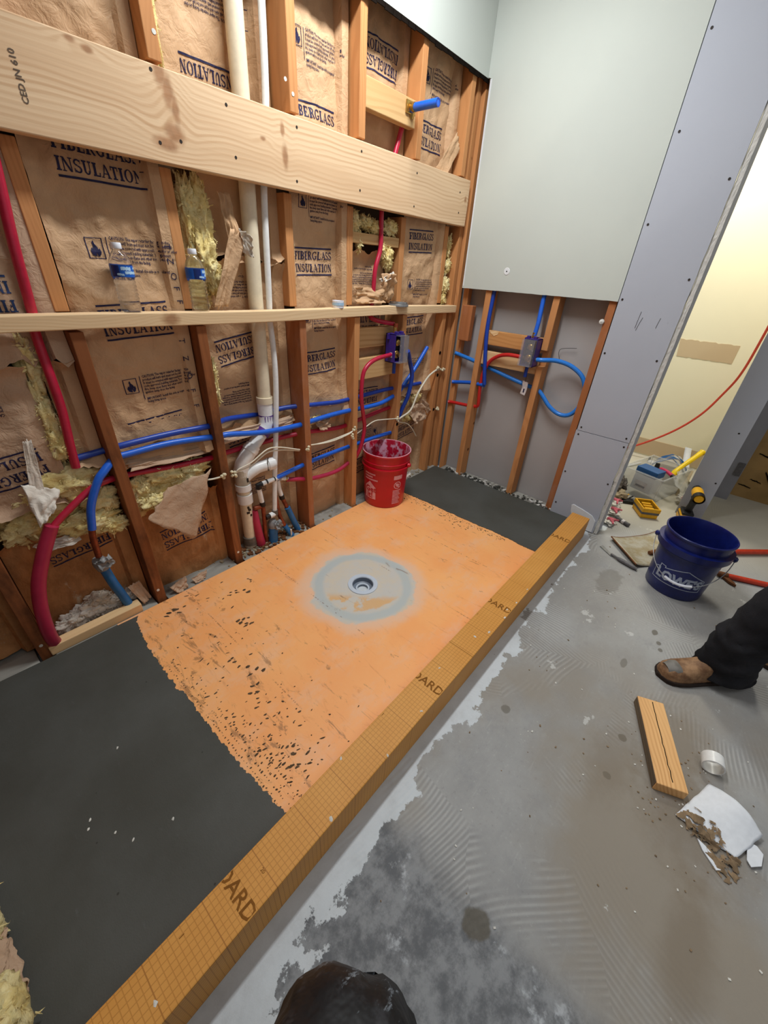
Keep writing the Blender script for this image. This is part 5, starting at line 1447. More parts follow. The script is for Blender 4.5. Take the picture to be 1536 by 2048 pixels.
# ------------------------------------------------------------------ mixing valves in purple rough-in boxes
def valve(label, org, R):
    """local frame: x = along wall, y = out of wall (-y towards room), z up"""
    t = thing('shower_valve', label, 'valve', org, 'purple shower valves')
    def T(m): 
        m.v = [Vector(org) + R @ p for p in m.v]; return m
    w, h, d = 0.083, 0.155, 0.072
    b = MB()
    b.box(-w / 2, -w / 2 + .006, -d, 0, -h / 2, h / 2).box(w / 2 - .006, w / 2, -d, 0, -h / 2, h / 2)
    b.box(-w / 2, w / 2, -d, 0, h / 2 - .006, h / 2).box(-w / 2, w / 2, -d, 0, -h / 2, -h / 2 + .006).box(-w / 2, w / 2, -.006, 0, -h / 2, h / 2)
    b.box(-w / 2 - .012, -w / 2, -.03, -.018, h / 2 - .03, h / 2).box(-.03, -.012, -d, -.05, h / 2, h / 2 + .012).box(.01, .03, -d, -.05, h / 2, h / 2 + .012)
    T(b).build('rough_in_box', 'valve_purple', t, bevel=0.0015)
    T(MB().lathe([(.020, .0), (.020, .05), (.016, .055), (.010, .06), (.0001, .06)], (0, -.008, .03), (0, -1, 0), 18)).build('diverter', 'brass', t, smooth=True)
    T(MB().lathe([(.024, .0), (.024, .045), (.020, .05), (.012, .052), (.012, .068), (.0001, .068)], (0, -.008, -.035), (0, -1, 0), 18)).build('cartridge', 'brass', t, smooth=True)
    T(MB().box(-.028, .028, -.05, -.008, -.012, .008)).build('valve_body', 'black_plastic', t, bevel=0.003)
    T(MB().lathe([(.005, 0), (.006, .004), (.0001, .006)], (.018, -.062, .012), (0, -1, 0), 10)).build('screw', 'steel', t, smooth=True)
    T(MB().lathe([(.005, 0), (.006, .004), (.0001, .006)], (.018, -.062, -.055), (0, -1, 0), 10)).build('screw', 'steel', t, smooth=True)
    g = MB()
    g.box(-w / 2 + .004, w / 2 - .002, -d - .034, -d - .032, -h / 2 + .004, h / 2 - .006)
    g.box(-w / 2 + .004, w / 2 - .002, -d - .034, -d, h / 2 - .008, h / 2 - .006).box(-w / 2 + .004, w / 2 - .002, -d - .034, -d, -h / 2 + .004, -h / 2 + .006)
    g.box(w / 2 - .004, w / 2 - .002, -d - .034, -d, -h / 2 + .004, h / 2 - .006)
    T(g).build('plaster_guard', 'clear_guard', t)
    T(MB().tube([(-.005, -.035, h / 2 - .002), (-.005, -.035, h / 2 + .03)], 0.010, 12)).build('top_outlet', 'brass', t, smooth=True)
    T(MB().tube([(-w / 2 - .012, -.04, -.035), (-w / 2 + .01, -.04, -.035)], 0.011, 12)).build('inlet_nut', 'brass', t, smooth=True)
    T(MB().tube([(w / 2 - .01, -.04, -.035), (w / 2 + .016, -.04, -.035)], 0.011, 12)).build('inlet_nut', 'steel', t, smooth=True)
    T(MB().tube([(.0, -.04, -h / 2 + .002), (.0, -.04, -h / 2 - .065)], 0.0105, 12)).build('tub_outlet', 'pex_blue_dark', t, smooth=True)
    return t
v1 = valve('upper purple boxed shower valve on the long stud wall above the red bucket', (1.898, 0.032, 0.978), Matrix.Identity(3))
MB().box(1.8555, 1.857, -0.022, -0.006, 0.93, 0.957).build('label', 'tag_white', v1)
MB().tube([(1.905, .005, 1.06), (1.905, .005, 1.105)], 0.013, 10).build('copper_neck', 'copper_old', v1, smooth=True)
v2 = valve('smoky covered purple shower valve on the far stud wall', (2.515, -0.578, 0.99), Matrix(((0, 1, 0), (-1, 0, 0), (0, 0, 1))))
tg = thing('paper_tag', 'small white hanging tag below the far purple valve', 'tag', (2.49, -0.585, 0.75))
MB().prism([(-0.565, 0.822), (-0.602, 0.815), (-0.604, 0.775), (-0.598, 0.735), (-0.566, 0.742), (-0.572, 0.78)], 2.489, 2.4905, lambda u, v, a: (a, u, v)).build('card', 'tag_white', tg)
MB().box(2.4875, 2.4892, -0.590, -0.582, 0.752, 0.775).build('barcode', 'ink', tg)
MB().tube([(2.49, -0.583, 0.86), (2.4895, -0.583, 0.815)], 0.0012, 6).build('tie', 'black_plastic', tg)

t = tag(MB().tube([(2.59, -0.72, .95), (2.585, -0.705, 1.0), (2.585, -0.715, 1.02), (2.585, -0.76, 1.03), (2.585, -0.80, 1.035)], .0012, 6, True, 4).build('thin_wire', 'black_plastic', smooth=True), 'thin bent black wire right of the far purple valve', 'wire')
# far wall pipes
pipe('blue_pipe', 'straight dark blue pipe standing beside the first stud of the far wall', 'pipe', [(2.535, -0.248, 1.40), (2.53, -.243, 1.278), (2.512, -.25, 1.07), (2.502, -.285, .85), (2.505, -.304, .741)], 0.0125, 'pex_blue_dark', 'blue water pipes')
pipe('blue_pipe', 'sky blue pipe sloping past the white tag and looping back to the far valve', 'pipe', [(2.54, -.02, .895), (2.55, -.045, .889), (2.55, -.169, .867), (2.55, -.230, .852), (2.55, -.296, .841), (2.55, -.431, .811), (2.55, -.565, .785), (2.55, -.656, .769), (2.55, -.745, .692), (2.55, -.815, .659), (2.55, -.874, .668), (2.553, -.912, .716), (2.555, -.926, .79), (2.55, -.911, .855), (2.55, -.875, .905), (2.54, -.805, .945), (2.515, -.727, .962), (2.48, -.66, .958), (2.475, -.625, .955)], 0.0125, 'pex_sky', 'blue water pipes')
pipe('blue_pipe', 'lower short level blue pipe between the corner and the first far stud', 'pipe', [(2.54, -.03, .70), (2.55, -.058, .702), (2.55, -.166, .720), (2.54, -.218, .724), (2.515, -.298, .733)], 0.0125, 'pex_blue', 'blue water pipes')
pipe('blue_pipe', 'blue pipe dropping into the top of the far purple valve', 'pipe', [(2.53, -.56, 1.40), (2.52, -.563, 1.271), (2.495, -.575, 1.15), (2.482, -.575, 1.08)], 0.0125, 'pex_blue', 'blue water pipes')
pipe('red_pipe', 'bright red pipe curving up to the far purple valve', 'pipe', [(2.54, -.02, .552), (2.55, -.045, .555), (2.55, -.168, .562), (2.55, -.221, .567), (2.545, -.258, .575), (2.54, -.268, .60), (2.53, -.266, .679), (2.525, -.268, .797), (2.515, -.305, .884), (2.50, -.367, .931), (2.48, -.44, .953), (2.476, -.53, .955)], 0.0115, 'pex_red_bright', 'red water pipes')

# ------------------------------------------------------------------ things on the shelf
def bottle(label, x, y, z, lean):
    t = thing('water_bottle', label, 'bottle', (x, y, z), 'half-litre water bottles on the ledge', (0, 0, lean))
    H = 0.186
    prof = [(0.0001, 0.004), (.012, .002), (.024, 0), (.0295, .004), (.031, .012)]
    for k in range(7):
        z0 = .018 + k * .0115
        prof += [(.0305, z0), (.0285, z0 + .004), (.0305, z0 + .008)]
    prof += [(.0318, .100), (.0318, .132), (.030, .142), (.024, .156), (.015, .168), (.0122, .172), (.0122, .181)]
    MB().lathe(prof + [(.0114, .181), (.0114, .172)], (0, 0, 0), (0, 0, 1), 28).build('bottle_body', 'clear_bottle', t, smooth=True, local=True, recalc=False)
    MB().lathe([(.0325, .100), (.0325, .131)], (0, 0, 0), (0, 0, 1), 32).build('label', ['label_blue'], t, smooth=True, local=True, recalc=False)
    m = MB()
    for (a0, a1, z0, z1) in ((4.0, 4.9, .118, .127), (4.3, 5.6, .108, .115), (5.2, 5.8, .120, .126), (3.6, 4.2, .104, .109)):
        n = 8
        vs = []
        for i in range(n + 1):
            a = a0 + (a1 - a0) * i / n
            vs += [(.0328 * math.cos(a), .0328 * math.sin(a), z0 + .003 * nz(i, z0 * 99)), (.0328 * math.cos(a), .0328 * math.sin(a), z1 + .003 * nz(i, 9 + z0 * 99))]
        m.add(vs, [(2 * i, 2 * i + 2, 2 * i + 3, 2 * i + 1) for i in range(n)])
    m.build('label_print', 'label_pale', t, local=True, recalc=False)
    m = MB(); n = 8; vs = []
    for i in range(n + 1):
        a = 3.1 + 0.75 * i / n
        vs += [(.0327 * math.cos(a), .0327 * math.sin(a), .1005), (.0327 * math.cos(a), .0327 * math.sin(a), .1305)]
    m.add(vs, [(2 * i, 2 * i + 2, 2 * i + 3, 2 * i + 1) for i in range(n)]).build('label_print', 'label_dark', t, local=True, recalc=False)
    MB().lathe([(.0142, .174), (.0148, .176), (.0148, .187), (.0138, .190), (.0001, .190)], (0, 0, 0), (0, 0, 1), 24).build('cap', 'cap_white', t, smooth=True, local=True)
    return t
bottle('clear water bottle on the ledge in front of the flame symbol, left of the two', 0.552, 0.020, 1.1955, 0.3)
bottle('clear water bottle on the ledge beside the yellow wool, right of the two', 0.789, 0.020, 1.1950, 1.0)
t = thing('plastic_cup', 'tiny pale blue plastic cup on the ledge above the bucket', 'cup', (1.468, 0.012, 1.192))
MB().lathe([(.0001, 0), (.027, 0), (.028, .03), (.026, .03), (.025, .003), (.0001, .003)], (1.468, 0.012, 1.192), (0, 0, 1), 24).build('cup', 'cap_white', t, smooth=True)
MB().lathe([(.0285, .010), (.0287, .022)], (1.468, 0.012, 1.192), (0, 0, 1), 24).build('band', 'label_pale', t, smooth=True, recalc=False)
t = thing('metal_strap_roll', 'flat grey coil of metal strap near the right end of the ledge', 'metal coil', (1.925, 0.01, 1.190))
MB().lathe([(.030, 0), (.055, 0), (.056, .009), (.054, .012), (.030, .012), (.029, .006)], (1.925, 0.012, 1.1905), (0, 0, 1), 32, close=True).build('coil', 'steel_dull', t, smooth=True)
MB().lathe([(.026, 0), (.052, 0), (.051, .010), (.026, .010)], (1.929, 0.014, 1.2025), (0.05, 0.03, 1), 32, close=True).build('coil', 'steel', t, smooth=True)

# ------------------------------------------------------------------ buckets
def bucket_shell(t, c, rb, rt, h, mat, inmat, collar):
    """tapered pail with collar rings and rim; returns radius(z)"""
    cx, cy, cz = c
    rad = lambda z: rb + (rt - rb) * (z / h)
    prof = [(0.0001, 0.003), (rb - .012, 0.003), (rb - .008, 0.0), (rb - .003, 0.0), (rb, 0.005)]
    prof += [(rad(z), z) for z in (h * .2, h * .45, collar[0] - .004)]
    prof += [(rad(collar[0]), collar[0])]
    for (za, zb, out) in collar[1]:
        prof += [(rad(za), za), (rad(za) + out, za + .003), (rad(zb) + out, zb - .003), (rad(zb), zb)]
    prof += [(rad(h) - .001, h - .014), (rt + .004, h - .012), (rt + .0055, h - .003), (rt + .003, h), (rt - .001, h)]
    o = MB().lathe(prof, c, (0, 0, 1), 56).build('pail', mat, t, smooth=True, recalc=False)
    inner = [(rt - .001, h), (rt - .0035, h - .006)] + [(rad(z) - .004, z) for z in (h * .7, h * .4, .012)] + [(rb - .02, .006), (0.0001, .006)]
    MB().lathe(inner, c, (0, 0, 1), 56).build('pail_lining', inmat, t, smooth=True, recalc=False)
    return rad
def wrap(parent, c, rad, a0, vs, fs, z0, mat, name, off=0.0012):
    out = []
    for u, v in vs:
        r = rad(z0 + v) + off; a = a0 + u / rad(z0)
        out.append((c[0] + r * math.cos(a), c[1] + r * math.sin(a), c[2] + z0 + v))
    return MB().add(out, fs).build(name, mat, parent, recalc=False)
def stroke(pts, w):
    """thin polyline outline as quads (2-D)"""
    P = []
    for i in range(len(pts) - 1):
        a, b = Vector(pts[i]), Vector(pts[i + 1])
        d = (b - a).normalized(); n = Vector((-d.y, d.x)) * w / 2
        k = max(1, int((b - a).length / 0.012))
        for j in range(k):
            p, q = a.lerp(b, j / k) - d * w * .2, a.lerp(b, (j + 1) / k) + d * w * .2
            P.append([tuple(p - n), tuple(q - n), tuple(q + n), tuple(p + n)])
    vs = []; fs = []
    for p in P:
        fs.append([len(vs) + i for i in range(4)]); vs += p
    return vs, fs
# red bucket
C1 = (1.800, -0.075, 0.0415)
rb_ = thing('bucket', 'red plastic bucket with pink lettering standing on the tray by the studs', 'bucket', C1)
rad1 = bucket_shell(rb_, C1, 0.131, 0.149, 0.362, 'bucket_red', 'bucket_red_splashed', (0.262, ((0.262, 0.278, .010), (0.300, 0.308, .006))))
MB().lathe([(0.0001, .05), (.128, .05)], C1, (0, 0, 1), 48).build('water_surface', 'bucket_red_splashed', rb_)
MB().lathe([(.1525, .360), (.1535, .3645), (.149, .3648), (.148, .360)], C1, (0, 0, 1), 56, close=True).build('rim_residue', 'bucket_print', rb_, smooth=True)
CA = math.atan2(-1.56 + 0.075, -1.80)       # towards the viewer
def word(parent, c, rad, a0, txt, size, u0, z, mat, bold=0.0):
    vs, fs = font_mesh(txt, size, bold=bold)
    return wrap(parent, c, rad, a0, [(u0 + a, b) for a, b in vs], fs, z, mat, 'printed_text')
hs = [(-.042, 0), (.042, 0), (.042, .085), (.0, .125), (-.042, .085)]
# house-shaped patch cut into strips so that it follows the pail
m = MB(); vs = []; fs = []
n = 10
for i in range(n + 1):
    u = -.042 + .084 * i / n; top = .085 + .040 * (1 - abs(u) / .042)
    vs += [(u, 0.0), (u, top * .5), (u, top)]
for i in range(n):
    for k in range(2): fs.append((3 * i + k, 3 * i + 3 + k, 3 * i + 4 + k, 3 * i + 1 + k))
AL = CA - 0.72
wrap(rb_, C1, rad1, AL, vs, fs, 0.055, 'bucket_print', 'house_patch')
word(rb_, C1, lambda z: rad1(z) + .0008, AL, 'Get', 0.056, -.038, 0.106, 'bucket_red', 0.0014)
word(rb_, C1, lambda z: rad1(z) + .0008, AL, 'it!', 0.058, -.024, 0.062, 'bucket_red', 0.0014)
for z, w in ((0.226, .084), (0.207, .066), (0.188, .098)):      # three lines of worn, unreadable print
    P_ = []; u = -.045
    while u < -.045 + w:
        q_ = .004 + .005 * random.random()
        P_.append(_r(u, .0, u + q_, .011)); u += q_ + .0016
    v_, f_ = polys_to_mesh(P_, .02)
    wrap(rb_, C1, rad1, AL, v_, f_, z, 'bucket_print', 'worn_print')
AR = CA + 0.62
v_, f_ = polys_to_mesh(_ring(0, 0, .026, .026, .005, .005, 0, 360, 24) + [[(-.019, .015), (-.015, .019), (.019, -.015), (.015, -.019)], _r(-.006, -.012, .006, .012), _r(-.014, -.002, .014, .006)], .02)
wrap(rb_, C1, rad1, AR, v_, f_, 0.165, 'bucket_print', 'warning_symbol')
v_, f_ = polys_to_mesh([_r(-.028, .206, .028, .234)] + [_r(-.028, .030 + k * .0105, .028 - .006 * (k % 3), .0355 + k * .0105) for k in range(10)], .012)
wrap(rb_, C1, rad1, AR, v_, f_, 0.0, 'bucket_print', 'warning_panel')
EAR = CA + 1.15
ex, ey = C1[0] + .158 * math.cos(EAR), C1[1] + .158 * math.sin(EAR)
MB().lathe([(.013, -.008), (.013, .006), (.008, .012), (.0001, .012)], (ex, ey, C1[2] + .285), (math.cos(EAR), math.sin(EAR), 0), 12).build('bail_ear', 'bucket_red', rb_, smooth=True)
bail = []
for k in range(15):
    a = EAR + PI * k / 14 - 0.0
    r = .164
    bail.append((C1[0] + r * math.cos(a - 0.0) * 1.0, C1[1] + r * math.sin(a), C1[2] + .283 - 0.10 * math.sin(PI * k / 14)))
bail = [(C1[0] + .168 * math.cos(EAR + .0 - PI * k / 14), C1[1] + .168 * math.sin(EAR - PI * k / 14), C1[2] + .283) for k in range(3)]
MB().tube([(ex, ey, C1[2] + .287), (ex - .004, ey - .006, C1[2] + .262), (ex - .008, ey - .014, C1[2] + .235)], .002, 8, True, 4).build('bail', 'wire_steel', rb_, smooth=True)

# blue bucket
C2 = (2.290, -1.722, 0.0)
bb_ = thing('bucket', 'dark blue plastic bucket with white house logo on the concrete floor', 'bucket', C2)
rad2 = bucket_shell(bb_, C2, 0.128, 0.146, 0.348, 'bucket_blue', 'bucket_blue', (0.255, ((0.236, 0.250, .010), (0.250, 0.290, .019))))
CB = math.atan2(-1.56 + 1.722, -2.29)
vs, fs = stroke([(-.115, -.05), (-.115, .012), (-.092, .024), (-.092, .040), (-.066, .040), (-.066, .030), (.03, .062), (.115, .02), (.115, -.05), (-.115, -.05)], .0042)
wrap(bb_, C2, rad2, CB + .05, vs, fs, 0.120, 'bucket_blue_print', 'logo_outline')
vs, fs = font_mesh("LOWE'S", 0.072, bold=0.0034)
wrap(bb_, C2, rad2, CB + .05, [(a * .82 - .098, b) for a, b in vs], fs, 0.088, 'bucket_blue_print', 'logo_lettering')
A1, A2 = CB - 1.42, CB + 1.62
pts = []
e1 = (C2[0] + .168 * math.cos(A1), C2[1] + .168 * math.sin(A1)); e2 = (C2[0] + .168 * math.cos(A2), C2[1] + .168 * math.sin(A2))
for k in range(17):
    s = k / 16; a = A1 + (A2 - A1) * s
    r = .168 - .010 * math.sin(PI * s)
    pts.append((C2[0] + r * math.cos(a), C2[1] + r * math.sin(a), C2[2] + .268 - .158 * math.sin(PI * s) ** 0.8))
MB().tube(pts, .0021, 8, True, 2).build('bail', 'wire_steel', bb_, smooth=True)
g = pts[6:11]
MB().tube(g, .0068, 10, True, 3).build('bail_grip', 'cap_white', bb_, smooth=True)
for e, A in ((e1, A1), (e2, A2)):
    MB().lathe([(.014, -.016), (.014, .002), (.008, .008), (.0001, .008)], (e[0], e[1], C2[2] + .268), (math.cos(A), math.sin(A), 0), 12).build('bail_ear', 'bucket_blue', bb_, smooth=True)

# ------------------------------------------------------------------ floor odds and ends
# scrap of 2x4
def quadbox(m, top, z0, z1, shift=(0, 0)):
    vs = [(a, b, z0) for a, b in top] + [(a, b, z1) for a, b in top]
    return m.add(vs, [(3, 2, 1, 0), (4, 5, 6, 7), (0, 1, 5, 4), (1, 2, 6, 5), (2, 3, 7, 6), (3, 0, 4, 7)])
ang = math.atan2(-1.904 + 1.785, 1.095 - 1.390)
L_ = 0.322; Wd = 0.089
t = thing('lumber_offcut', 'short cracked offcut of framing lumber lying on the concrete near the boot', 'wood block', (1.243, -1.838, 0.0), rot=(0, 0, math.atan2(1.904 - 1.785, 1.390 - 1.095) - PI / 2 + 0.0))
mm = MB()
def topz(y): return 0.0375
mm.box(-Wd / 2, Wd / 2, -L_ / 2, L_ / 2, 0.0, 0.038)
o = mm.build('offcut', 'scrap_wood', t, local=True, bevel=0.003)
MB().box(-Wd / 2 - 0.0012, -Wd / 2 + 0.0008, -L_ / 2 + .004, L_ / 2 - .004, 0.002, 0.036).build('dark_edge', 'scrap_wood_dark', t, local=True)  # thin darker grey-brown strip along one long side
pts = [(0.004 + 0.004 * nz(k * .8, 2), -L_ / 2 + .02 + (L_ - .03) * k / 16) for k in range(17)]
v_, f_ = stroke(pts, .0028)
MB().add([(a, b, 0.0383) for a, b in v_], f_).build('crack', 'hole_dark', t, local=True, recalc=False)
# white pipe ring
t = thing('pipe_offcut', 'short white plastic pipe ring beside the lumber offcut', 'pipe ring', (1.296, -1.985, 0.0))
ax = Vector((0.62, 0.10, 0.0)).normalized()
c = Vector((1.285, -1.987, 0.0315))
MB().lathe([(.0275, -.021), (.0315, -.020), (.0315, .020), (.0275, .021)], c, ax, 36, close=True).build('ring', 'pvc_white', t, smooth=True)
# white card with mud
t = thing('card_sheet', 'curled white card smeared with brown mud on the concrete', 'card', (1.12, -2.03, 0.0))
A, B, C_, D = Vector((1.222, -1.995, .006)), Vector((1.152, -2.128, .012)), Vector((1.035, -2.075, .004)), Vector((1.042, -1.925, .004))
def gc(u, v):
    p = A.lerp(B, u).lerp(D.lerp(C_, u), v)
    p.z = 0.003 + 0.030 * max(0, math.sin(PI * u) * (1 - v)) ** 1.0 + 0.012 * u * (1 - v) + 0.004 * v * abs(u - .5)
    p.x += 0.004 * nz(u * 5, v * 5, 1); p.y += 0.004 * nz(u * 5, v * 5, 4)
    return p
MB().grid(gc, 24, 20).build('card', 'card_white', t, smooth=True, solid=0.0015)
m = MB()
rr = random.Random(12)
def gm(u, v):
    p = Vector((1.075, -1.945, 0)).lerp(Vector((0.985, -2.085, 0)), u) + Vector((0.075, -0.045, 0)) * (v - .5) * (0.7 + 0.5 * math.sin(u * 3))
    h = gc(min(1, max(0, (p - A).dot((B - A).normalized()) / (B - A).length)), min(1, max(0, (p - A).dot((D - A).normalized()) / (D - A).length))).z
    e = min(u, 1 - u, v, 1 - v)
    p.x += .012 * nz(u * 7, v * 7, 2); p.y += .012 * nz(u * 7, v * 7, 3)
    p.z = (h if p.x > 1.03 else 0.0) + 0.0018 + min(1, e * 7) * (0.002 + 0.007 * abs(nz(u * 9, v * 6, 5)))
    return p
MB().grid(gm, 60, 36, lambda u, v: nz(u * 7, v * 4.5, 3.3) + 0.5 * nz(u * 19, v * 13, 1.3) > -0.12 + 0.55 * max(0, abs(2 * v - 1) - .45)).build('mud_smear', 'mud_brown', t, smooth=True)
t = thing('card_scrap', 'small torn white card scrap below the muddy card', 'card', (1.08, -2.115, 0.0), 'small torn card scraps')
MB().prism([(1.109, -2.096), (1.052, -2.098), (1.040, -2.108), (1.062, -2.130), (1.100, -2.133), (1.112, -2.118)], 0.006, 0.0085, lambda u, v, a: (u, v, a + 0.01 * (u - 1.04))).build('scrap', 'card_white', t)
t = thing('card_scrap', 'narrow torn white card shard left of the mud streak', 'card', (0.985, -2.01, 0.0), 'small torn card scraps')
MB().prism([(1.018, -1.985), (0.995, -2.0), (0.966, -2.035), (0.975, -2.045), (1.0, -2.028), (1.012, -2.005)], 0.0015, 0.005, lambda u, v, a: (u, v, a)).build('scrap', 'card_white', t)
m = MB(); m2 = MB()
for k in range(110):
    x = rr.gauss(1.12, .16); y = rr.gauss(-1.93, .12); s = rr.uniform(.002, .0045)
    (m if rr.random() < .7 else m2).cbox((x, y, s * .3), (s, s * 1.4, s * .6), rr.random() * 3)
for k in range(60):
    x = rr.uniform(.2, 2.6); y = -1.30 - abs(rr.gauss(0, .35)); s = rr.uniform(.002, .005)
    (m if rr.random() < .5 else m2).cbox((x, y, s * .3), (s, s * 1.5, s * .6), rr.random() * 3)
tag(m.build('floor_grit', 'mud_brown'), 'brown grit scattered over the concrete floor', 'debris', kind='stuff')
tag(m2.build('plaster_flakes', 'white_chip'), 'white plaster flakes scattered over the concrete floor', 'debris', kind='stuff')

# shovel behind the blue bucket: blade, socket, red handle
t = thing('shovel', 'square steel shovel with red handle behind the blue bucket', 'shovel', (2.55, -1.50, 0.0))
bl = [(2.50, -1.352), (2.285, -1.505), (2.30, -1.60), (2.50, -1.66), (2.73, -1.60), (2.79, -1.545)]
def gb(u, v):
    a = Vector((2.505, -1.350)).lerp(Vector((2.80, -1.555)), u); b = Vector((2.305, -1.535)).lerp(Vector((2.52, -1.71)), u)
    p = a.lerp(b, v)
    z = 0.004 + 0.020 * (abs(2 * u - 1) ** 3) * 1.0 + 0.018 * (v ** 3) * 0 + 0.03 * max(0, u - .75)
    return (p.x, p.y, z)
MB().grid(gb, 18, 14).build('blade', 'shovel_steel', t, smooth=True, solid=0.003)
MB().tube([gb(0, k / 10) for k in range(11)], .004, 8).build('blade_edge', 'worn_wood', t, smooth=True)
MB().tube([gb(k / 10, 0) for k in range(11)], .004, 8).build('blade_edge', 'worn_wood', t, smooth=True)
MB().tube([(2.50, -1.565, .018), (2.57, -1.62, .024), (2.66, -1.70, .024)], [.012, .020, .018], 12, True).build('socket', 'worn_wood', t, smooth=True)
MB().tube([(2.64, -1.685, .024), (2.91, -1.962, .024), (3.30, -2.36, .026)], .0155, 12, True).build('handle', 'handle_red', t, smooth=True)
t = thing('red_pole', 'red wooden pole with worn brown tip right of the blue bucket', 'pole', (2.6, -2.0, 0.0))
MB().tube([(2.58, -1.925, .016), (2.66, -2.125, .016), (2.86, -2.62, .018)], [.015, .015, .017], 12, True).build('handle', 'handle_red', t, smooth=True)
MB().tube([(2.586, -1.94, .016), (2.574, -1.905, .017), (2.570, -1.894, .017)], [.0162, .0165, .009], 12, True).build('worn_tip', 'worn_wood', t, smooth=True)
MB().prism([(2.58, -1.905), (2.535, -1.95), (2.52, -1.985), (2.545, -1.975), (2.585, -1.935)], .004, .016, lambda u, v, a: (u, v, a)).build('wedge', 'worn_wood', t)
t = thing('putty_knife', 'grey putty knife with dark handle lying by the shovel blade', 'putty knife', (2.30, -1.45, 0.0))
MB().prism([(2.40, -1.335), (2.375, -1.325), (2.315, -1.405), (2.33, -1.415)], .003, .005, lambda u, v, a: (u, v, a)).build('blade', 'steel_dull', t)
MB().tube([(2.33, -1.40, .010), (2.305, -1.45, .013), (2.285, -1.52, .013), (2.28, -1.548, .011)], [.007, .012, .012, .009], 10, True, 4).build('handle', 'hinge_grey', t, smooth=True)

# ------------------------------------------------------------------ tools in the hall
t = thing('storage_tub', 'open clear plastic tub full of tools in the hall', 'tub', (3.47, -1.37, 0.0), rot=(0, 0, -0.28))
def tubwalls(m, sx, sy, h, fl=1.12, th=.004):
    for (sgx, sgy) in ((1, 0), (-1, 0), (0, 1), (0, -1)):
        for q in (0, th):
            pass
    b = [(-sx, -sy), (sx, -sy), (sx, sy), (-sx, sy)]
    for i in range(4):
        a0, a1 = b[i], b[(i + 1) % 4]
        A_ = Vector((a0[0], a0[1], 0)); B_ = Vector((a1[0], a1[1], 0)); C2_ = Vector((a1[0] * fl, a1[1] * fl, h)); D_ = Vector((a0[0] * fl, a0[1] * fl, h))
        nn = (B_ - A_).cross(D_ - A_).normalized() * th
        m.add([A_, B_, C2_, D_, A_ - nn, B_ - nn, C2_ - nn, D_ - nn], [(0, 1, 2, 3), (7, 6, 5, 4), (0, 4, 5, 1), (1, 5, 6, 2), (2, 6, 7, 3), (3, 7, 4, 0)])
    m.box(-sx, sx, -sy, sy, 0, th)
    return m
m = tubwalls(MB(), .20, .13, .20)
m.build('tub_body', 'clear_tub', t, local=True)
m = MB(); q = [(-.224, -.146), (.224, -.146), (.224, .146), (-.224, .146)]
for i in range(4):
    a0, a1 = q[i], q[(i + 1) % 4]
    m.tube([(a0[0], a0[1], .20), (a1[0], a1[1], .20)], .006, 6)
m.build('rim', 'clear_tub', t, local=True, smooth=True)
def boxthing(name, label, cat, c, s, rz, mats, group=None, tilt=0.0):
    t = thing(name, label, cat, (c[0], c[1], c[2] - s[2] / 2), group, (tilt, 0, rz))
    return t
t = thing('tool_case', 'white box with blue lid leaning at the front of the clear tub', 'box', (3.325, -1.345, 0.055), rot=(0, 0, -0.35))
MB().box(-.05, .05, -.075, .075, .0, .125).build('case_body', 'card_white', t, local=True, bevel=.004)
MB().box(-.053, .053, -.078, .078, .125, .175).build('case_lid', 'tool_blue', t, local=True, bevel=.005)
MB().box(-.0525, -.050, -.04, .05, .02, .075).build('label', 'tag_white', t, local=True)
MB().box(-.0535, -.052, -.03, .04, .03, .045).build('label_print', 'ink', t, local=True)
t = thing('hand_tool', 'bright yellow handled tool sticking up out of the clear tub', 'tool', (3.55, -1.45, 0.10))
MB().tube([(3.52, -1.475, .15), (3.56, -1.49, .20), (3.66, -1.545, .275), (3.72, -1.575, .315)], [.022, .016, .018, .020], 12, True, 3).build('handle', 'tool_bright_yellow', t, smooth=True)
MB().lathe([(.022, 0), (.024, .012), (.014, .022), (.0001, .022)], (3.72, -1.575, .313), (.66, -.35, .45), 12).build('end_knob', 'tool_bright_yellow', t, smooth=True)
t = thing('hand_tool', 'black handled tool standing in the clear tub behind the blue lid', 'tool', (3.44, -1.36, 0.03))
MB().tube([(3.44, -1.37, .03), (3.45, -1.365, .17)], .007, 8, True).build('shank', 'steel', t, smooth=True)
MB().tube([(3.45, -1.365, .16), (3.455, -1.362, .20), (3.46, -1.36, .235)], [.016, .018, .014], 10, True).build('grip', 'black_plastic', t, smooth=True)
t = thing('hand_tool', 'pink handled pliers lying in the clear tub', 'tool', (3.43, -1.43, 0.15))
MB().tube([(3.47, -1.37, .19), (3.43, -1.42, .205), (3.40, -1.475, .19)], .010, 8, True, 4).build('handle', 'tool_pink', t, smooth=True)
MB().tube([(3.50, -1.39, .19), (3.45, -1.43, .20), (3.41, -1.49, .19)], .010, 8, True, 4).build('handle', 'tool_pink', t, smooth=True)
MB().tube([(3.405, -1.475, .19), (3.385, -1.505, .185)], [.016, .010], 8, True).build('jaw', 'black_plastic', t, smooth=True)
t = thing('parts_bag', 'clear parts bag with dark blue stripes behind the tub', 'bag', (3.78, -1.42, 0.0))
wv = []
def gbag(u, v):
    th = PI * v
    return (3.70 + .20 * u, -1.30 - .24 * v, 0.10 + .10 * math.sin(th) + 0.02 * nz(u * 5, v * 5, 2))
MB().grid(gbag, 14, 14).build('bag', 'clear_tub', t, smooth=True, solid=.002)
for k in range(3):
    u = .15 + k * .3
    MB().grid(lambda a, b: tuple(Vector(gbag(u + .12 * a, b)) + Vector((0, 0, .004))), 2, 12).build('stripe', 'tool_blue', t, smooth=True)
MB().box(3.72, 3.88, -1.50, -1.34, 0.0, 0.11).build('contents', 'dust_tan', t, bevel=.02)
